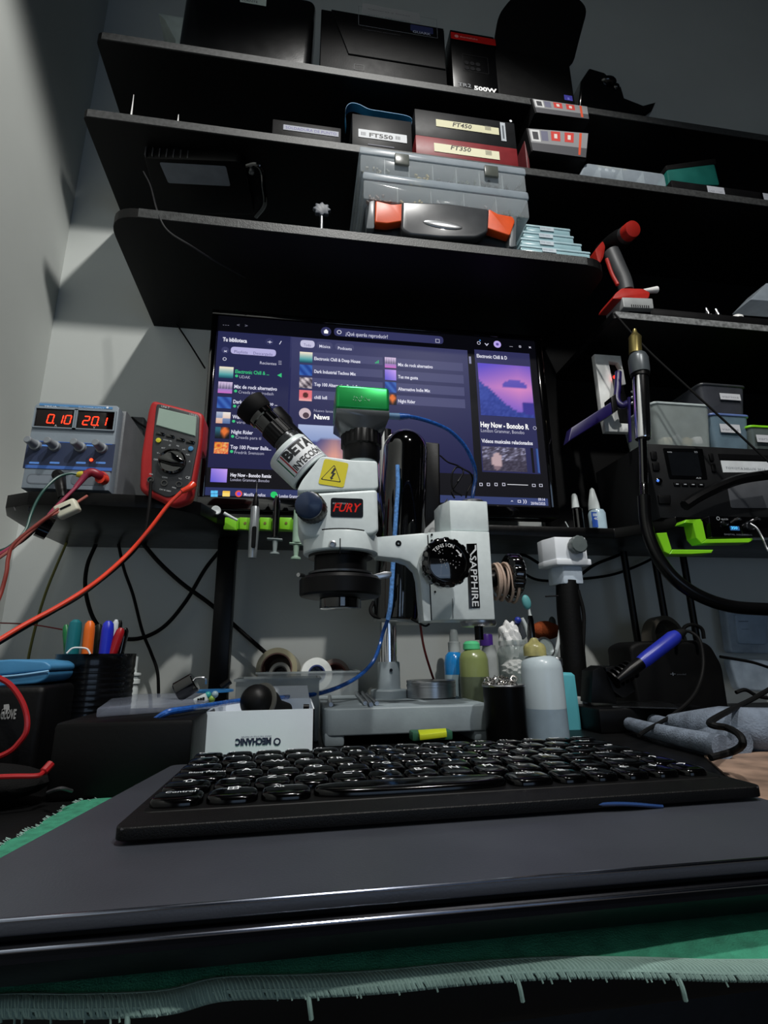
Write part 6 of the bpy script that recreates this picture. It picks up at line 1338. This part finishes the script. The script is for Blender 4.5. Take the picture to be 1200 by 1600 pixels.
# purple arm and silver frame
yv = .83
t = thing('metal_bracket', 'silver white metal bracket frame standing beside the monitor', 'bracket', at(960, 690, y=yv))
SF = mat('silver_white', '#c9cbc9', .4)
U_ = [(929, 553), (970, 556), (974, 580), (966, 566), (951, 564), (958, 600), (966, 648), (969, 661), (984, 662), (985, 675), (947, 674), (940, 640)]
G().prism(pts(U_, yv), (0, .012, 0), .001).build('frame', SF, t)
G().prism(pts([(967, 577), (974, 577), (978, 600), (972, 601)], yv-.002), (0, .004, 0), .0006).build('tab', SF, t)
tag(G().prism(pts([(951, 564), (966, 564), (986, 650), (984, 662), (967, 659)], yv+.014), (0, .03, 0), .002).build('dark_device', BLK), 'dark device body seen inside the silver bracket frame', 'device')
g = G(); g.lathe(at(960.5, 589.5, y=yv-.004), (0, -1, 0), [(.0035, 0), (.0035, .001), (0, .001)], 16)
simple('indicator_light', 'round red glowing indicator inside the silver bracket', 'light', g, mat('red_glow', '#ff1a10', .3, emit=5))
PU = mat('purple_plastic', '#170e46', .4, noise=.08)
t = thing('purple_clamp', 'purple printed clamp reaching from the silver bracket towards the monitor', 'clamp', at(930, 680, y=.80))
G().prism(pts([(888, 690), (893, 668), (955, 628), (958, 640), (958, 646)], .80), (0, .02, 0), .002).build('long_arm', PU, t)
G().tube([at(966, 582, y=.815), at(965, 605, y=.81), at(964, 625, y=.805), at(972, 634, y=.80), at(981, 630, y=.80)], .0062, 14).build('hook', PU, t)
G().prism(pts([(955, 620), (962, 615), (966, 640), (958, 645)], .797), (0, .024, 0), .001).build('joint', BLK, t)
tag(G().prism(pts([(982, 620), (985, 620), (987, 690), (984, 690)], .79), (0, .004, 0)).build('purple_strip', PU), 'thin vertical purple strip just left of the chrome tube', 'strip')
for i, b in enumerate((612, 621, 630)): simple('silver_bead', 'silver bead left of the chrome tube, %s of three' % ('top', 'middle', 'bottom')[i], 'bead', G().ball(at(989, b, y=.70), .0035, 12, (1.1, .7, .8)), ALU, 'three silver beads')
simple('white_strip', 'small white vertical strip right of the grey collar', 'strip', G().prism(pts([(1022, 570), (1026, 569), (1031, 594), (1027, 595)], .972), (0, .0125, 0)), WPL)
# chrome hot-air handle with hose
ya = .68
t = thing('air_gun', 'chrome tube handle with brass tip on a thick black hose', 'hose handle', at(1000, 690, y=ya))
lp_(ya, [(993, 553, 8.5), (993, 530, 8.5), (992, 528, 9), (992, 524, 6), (991.5, 520, 3.5), (991.5, 515, 2.5)], 'brass_tip', mat('brass_tip', '#8f8250', .3, metal=.8), t)
lp_(ya, [(1000, 584, 13), (1000, 578, 13.5), (999, 562, 13.5), (997, 555, 11), (996, 552, 8)], 'grey_collar', mat('collar_grey', '#4a5054', .35, metal=.2), t)
lp_(ya, [(1000.5, 590, 12), (1000.5, 584, 12)], 'black_band', BLKM, t)
lp_(ya, [(1004.5, 686, 10), (1004.5, 684, 10.6), (1001, 590, 11)], 'chrome_tube', CHR, t)
G().tube([at(1004, 684, y=ya), at(1005, 720, y=ya), at(1006, 755, y=ya), at(1007, 782, y=ya)], lambda s: .0058+.0005*(int(s*60) % 2), 16, n=20).build('hose_sleeve', BLKG, t)
G().tube([at(a, b, y=q_) for a, b, q_ in ((1006, 775, ya), (1009, 815, .68), (1018, 850, .675), (1034, 880, .67), (1058, 908, .665), (1095, 932, .66), (1145, 948, .655), (1215, 953, .65))], .0088, 16).build('hose', mat('hose_black', '#0b0b0d', .3, coat=.2), t)
cable('thick_cable', 'thick black hose crossing in front of the panel unit at the right edge', [at(a, b, y=.725) for a, b in ((1070, 790), (1092, 776), (1125, 760), (1160, 748), (1215, 740))], lambda s: .0085, mat('hose_black', '#0b0b0d', .3, coat=.2))
# panel unit, tubs
yq = .765
t = thing('panel_unit', 'dark grey car panel unit with square screen standing on the right shelf', 'panel unit', (at(1100, 795, y=yq).x, .8, TD))
PN = mat('panel_grey', '#202123', .5, bump=.1)
ztp = at(1090, 696, y=yq).z; xl_ = at(1018, 740, y=yq).x
G().prism([(xl_-.004, yq, ztp), (xl_+.40, yq, ztp), (xl_+.40, yq, TD+.0005), (xl_+.004, yq, TD+.0005)], (0, .16, 0), .004).build('housing', PN, t)
G().prism(pts(rnd([(1036, 700), (1098, 701), (1106, 749), (1046, 748)], 2), yq-.001), (0, .004, 0), .0006).build('screen', mat('dark_screen', '#0a0b0d', .15), t)
G().prism(pts(rnd([(1043, 706), (1090, 707), (1097, 744), (1050, 743)], 1), yq-.0015), (0, .001, 0)).build('screen_glass', mat('screen_grey', '#1b1e22', .1), t)
for q4 in ([(1017, 705), (1026, 705), (1028, 718), (1019, 718)], [(1020, 722), (1030, 722), (1032, 735), (1022, 735)], [(1108, 708), (1114, 708), (1117, 720), (1111, 720)], [(1112, 724), (1118, 724), (1120, 737), (1114, 737)], [(1029, 773), (1048, 773), (1049, 787), (1031, 787)]):
    G().prism(pts(rnd(q4, 2), yq-.003), (0, .004, 0), .0008).build('button', BLK, t)
for k in range(4): G().prism(pts(rnd([(1053+k*12.5, 753+k*.3), (1063+k*12.5, 753.3+k*.3), (1064+k*12.5, 759+k*.3), (1054+k*12.5, 758.7+k*.3)], 1), yq-.002), (0, .003, 0), .0005).build('small_button', BLK, t)
p = facing(1036, 705, yq-.0022)
ptext(p, 'auto', 1043, 707, 1050, 3, '#b8bcc0', 1); ptext(p, '99', 1085, 708, 1090, 4, '#8a8e94', 1); ptext(p, 'AUX', 1088, 748, 1096, 3, '#b0b4b8', 1)
for k in range(4): A = pq(p, 1056+k*12.5, 757+k*.3); p.rect(A[0], A[1], A[0]+.005, A[1]+.0014, '#a8acb0', 3)
p.build('panel_print', MP, t)
tag(G().lathe(at(1029, 752, y=yq), (0, -1, 0), [(.005, -.001), (.005, .003), (.003, .004), (0, .004)], 20).build('knob', BLKG, t))
G().ball(at(1028, 751, y=yq-.004), .0022, 12).build('blue_lamp', mat('blue_glow', '#4a78d8', .3, emit=1.2), t)
G().prism(pts([(1126, 719.5), (1215, 722), (1215, 738), (1130, 738)], yq-.0008), (0, .0012, 0)).build('paper_label', mat('label_white', '#c2c6c8', .6), t)
G().prism(pts([(1123, 709), (1215, 712), (1215, 720), (1125, 717)], yq-.002), (0, .003, 0)).build('slot', BLK, t)
G().prism(pts(rnd([(1135, 750), (1215, 744), (1215, 794), (1143, 794)], 3), yq-.001), (0, .003, 0), .0006).build('grey_face', plastic('#46484c', .5), t)
p = facing(1132, 734, yq-.0012); ptext(p, 'TOYOTA HILUX 2016', 1134, 732, 1196, 4, '#8a9096', 1); p.build('label_text', MP, t)
def tub(label, q4, y, dep, m, lid, lidm, cont=None):
    x0_, x1_ = at(*q4[0], y=y).x, at(*q4[1], y=y).x; z1_ = at(*q4[0], y=y).z; z0_ = max(ztp+.0005, at(*q4[3], y=y).z)
    t = thing('food_tub', label, 'tub', ((x0_+x1_)/2, y+dep/2, z0_))
    g = G(); bm = bmesh.new()
    for x, yy_ in rnd([(x0_+.008, y+.006), (x1_-.008, y+.006), (x1_-.008, y+dep-.006), (x0_+.008, y+dep-.006)], .012): bm.verts.new((x, yy_, z0_))
    for x, yy_ in rnd([(x0_+.002, y), (x1_-.002, y), (x1_-.002, y+dep), (x0_+.002, y+dep)], .012): bm.verts.new((x, yy_, z1_-.004))
    bmesh.ops.convex_hull(bm, input=bm.verts); g._add(bm); g.build('tub_body', m, t)
    G().prism([(x, yy_, z1_-.0042) for x, yy_ in rnd([(x0_, y-.002), (x1_, y-.002), (x1_, y+dep+.002), (x0_, y+dep+.002)], .012)], (0, 0, .0045), .0012, 2, True).build('lid', lidm, t)
    if cont: p = facing(cont[0], cont[3], y-.0002); prect(p, *cont, '#b4b6ba', 1); ptext(p, 'varios', cont[0]+4, cont[3]-5, cont[2]-4, 5, '#7a7c82', 2); p.build('paper_label', MP, t)
    else:
        for k, c_ in enumerate(('#b0a890', '#6a6e70', '#8a7a50', '#c8c8c8')): G().box(V((x0_+(x1_-x0_)*(.25+.17*k), y+.02, z0_+.012+.004*(k % 2))), (.018, .02, .016), .004, M.Rotation(k, 3, 'Y')).build('content', plastic(c_, .5), t)
    return t
TB = mat('tub_clear', '#a4aeac', .2, alpha=.5, noise=.08)
tub('clear food tub with mixed parts on the panel unit beside the chrome tube', [(1018, 627), (1110, 628), (1105, 690), (1022, 693)], .78, .1, TB, 1, mat('tub_lid', '#b8c2c2', .3, alpha=.8))
tub('clear tub with blue tinted lid and white label on the panel unit', [(1107, 645), (1172, 650), (1168, 697), (1112, 697)], .79, .1, mat('tub_blue', '#6c8290', .2, alpha=.7), 1, mat('lid_blue', '#5a6ea0', .3), (1124, 662, 1158, 677))
z_ = at(1140, 645, y=.79).z
t2_ = tub('dark smoky tub stacked on top of the blue lidded tub', [(1092, 598), (1166, 604), (1164, 644), (1096, 643)], .80, .09, mat('tub_dark', '#3a3c42', .25, alpha=.85), 1, mat('lid_dark', '#2c2e32', .4), (1124, 614, 1158, 626))
tub('tub with bright green lid at the far right edge of the panel unit', [(1168, 664), (1260, 668), (1258, 698), (1170, 698)], .785, .1, mat('tub_grey', '#5a6462', .3, alpha=.8), 1, GRB, (1181, 679, 1212, 692))
# green brackets and controller
yg = .742
t = thing('green_bracket', 'lime green bracket under the right shelf, upper one holding the controller', 'bracket', at(1120, 846, y=yg))
for L in ([(1069, 817), (1072, 812), (1095, 811), (1098, 815), (1104, 843), (1096, 849), (1088, 840), (1083, 818)], [(1096, 849), (1104, 842.5), (1176, 841), (1177, 844), (1170, 848)]):
    G().prism(pts(L, yg-.012), (0, .022, 0), .0008, 1).build('bracket_plate', GRB, t)
t = thing('green_bracket', 'lime green bracket under the right shelf, lower one nearer the hose', 'bracket', at(1060, 865, y=yg))
for L in ([(1026, 833), (1042, 832), (1050, 858), (1046, 866), (1038, 862), (1030, 842)], [(1046, 866), (1051, 858.5), (1115, 859), (1112, 864), (1080, 866)]):
    G().prism(pts(L, yg-.012), (0, .022, 0), .0008, 1).build('bracket_plate', GRB, t)
t = thing('controller', 'black controller with small blue lit display held in the green bracket', 'controller', at(1160, 840, y=yg))
G().prism(pts(rnd([(1108, 806), (1215, 808), (1215, 840), (1112, 840)], 2), yg-.012), (0, .02, 0), .002).build('housing', BLKG, t)
p = Print(at(1138, 830, y=yg-.0128), (1, 0, 0), (0, 0, 1)); q_ = [pq(p, a, b) for a, b in ((1140, 821), (1156, 829))]
p.rect(q_[0][0], q_[1][1], q_[1][0], q_[0][1]-.001, '#123a60', 1); p.text('350', q_[0][0]+.002, q_[1][1]+.002, .0045, '#4ac0ff', 2, w=.011); p.build('display', colmat('blue_display', emit=2.0), t)
p = facing(1118, 835, yg-.0125); p.ring(*pq(p, 1122, 810), .003, .0008, '#b0b4b8', 1); ptext(p, 'quick', 1127, 812, 1138, 3, '#a8acb0', 1); ptext(p, 'DIGITAL SOLDERING', 1132, 836, 1175, 2.6, '#6a7078', 1); p.build('front_print', MP, t)
for a, b, r_ in ((1131, 818, .0052), (1170, 823, .0085)): G().lathe(at(a, b, y=yg-.012), (0, -1, 0), [(r_, -.001), (r_, .004), (r_*.8, .0055), (r_*.78, .003), (0, .003)], 28).build('dial', mat('dark_chrome', '#3a3c40', .2, metal=.8), t)
for a in (1150, 1180): G().lathe(at(a, 812, y=yg-.012), (0, -1, 0), [(.003, -.001), (.0032, .008), (0, .009)], 14).build('connector', CHR, t)
cable('silver_lead', 'thin silver lead curving from the controller dial to the right edge', [at(1172, 818, y=.72), at(1183, 826, y=.715), at(1192, 842, y=.71), at(1200, 860, y=.70), at(1215, 875, y=.70)], .0015, ALU)
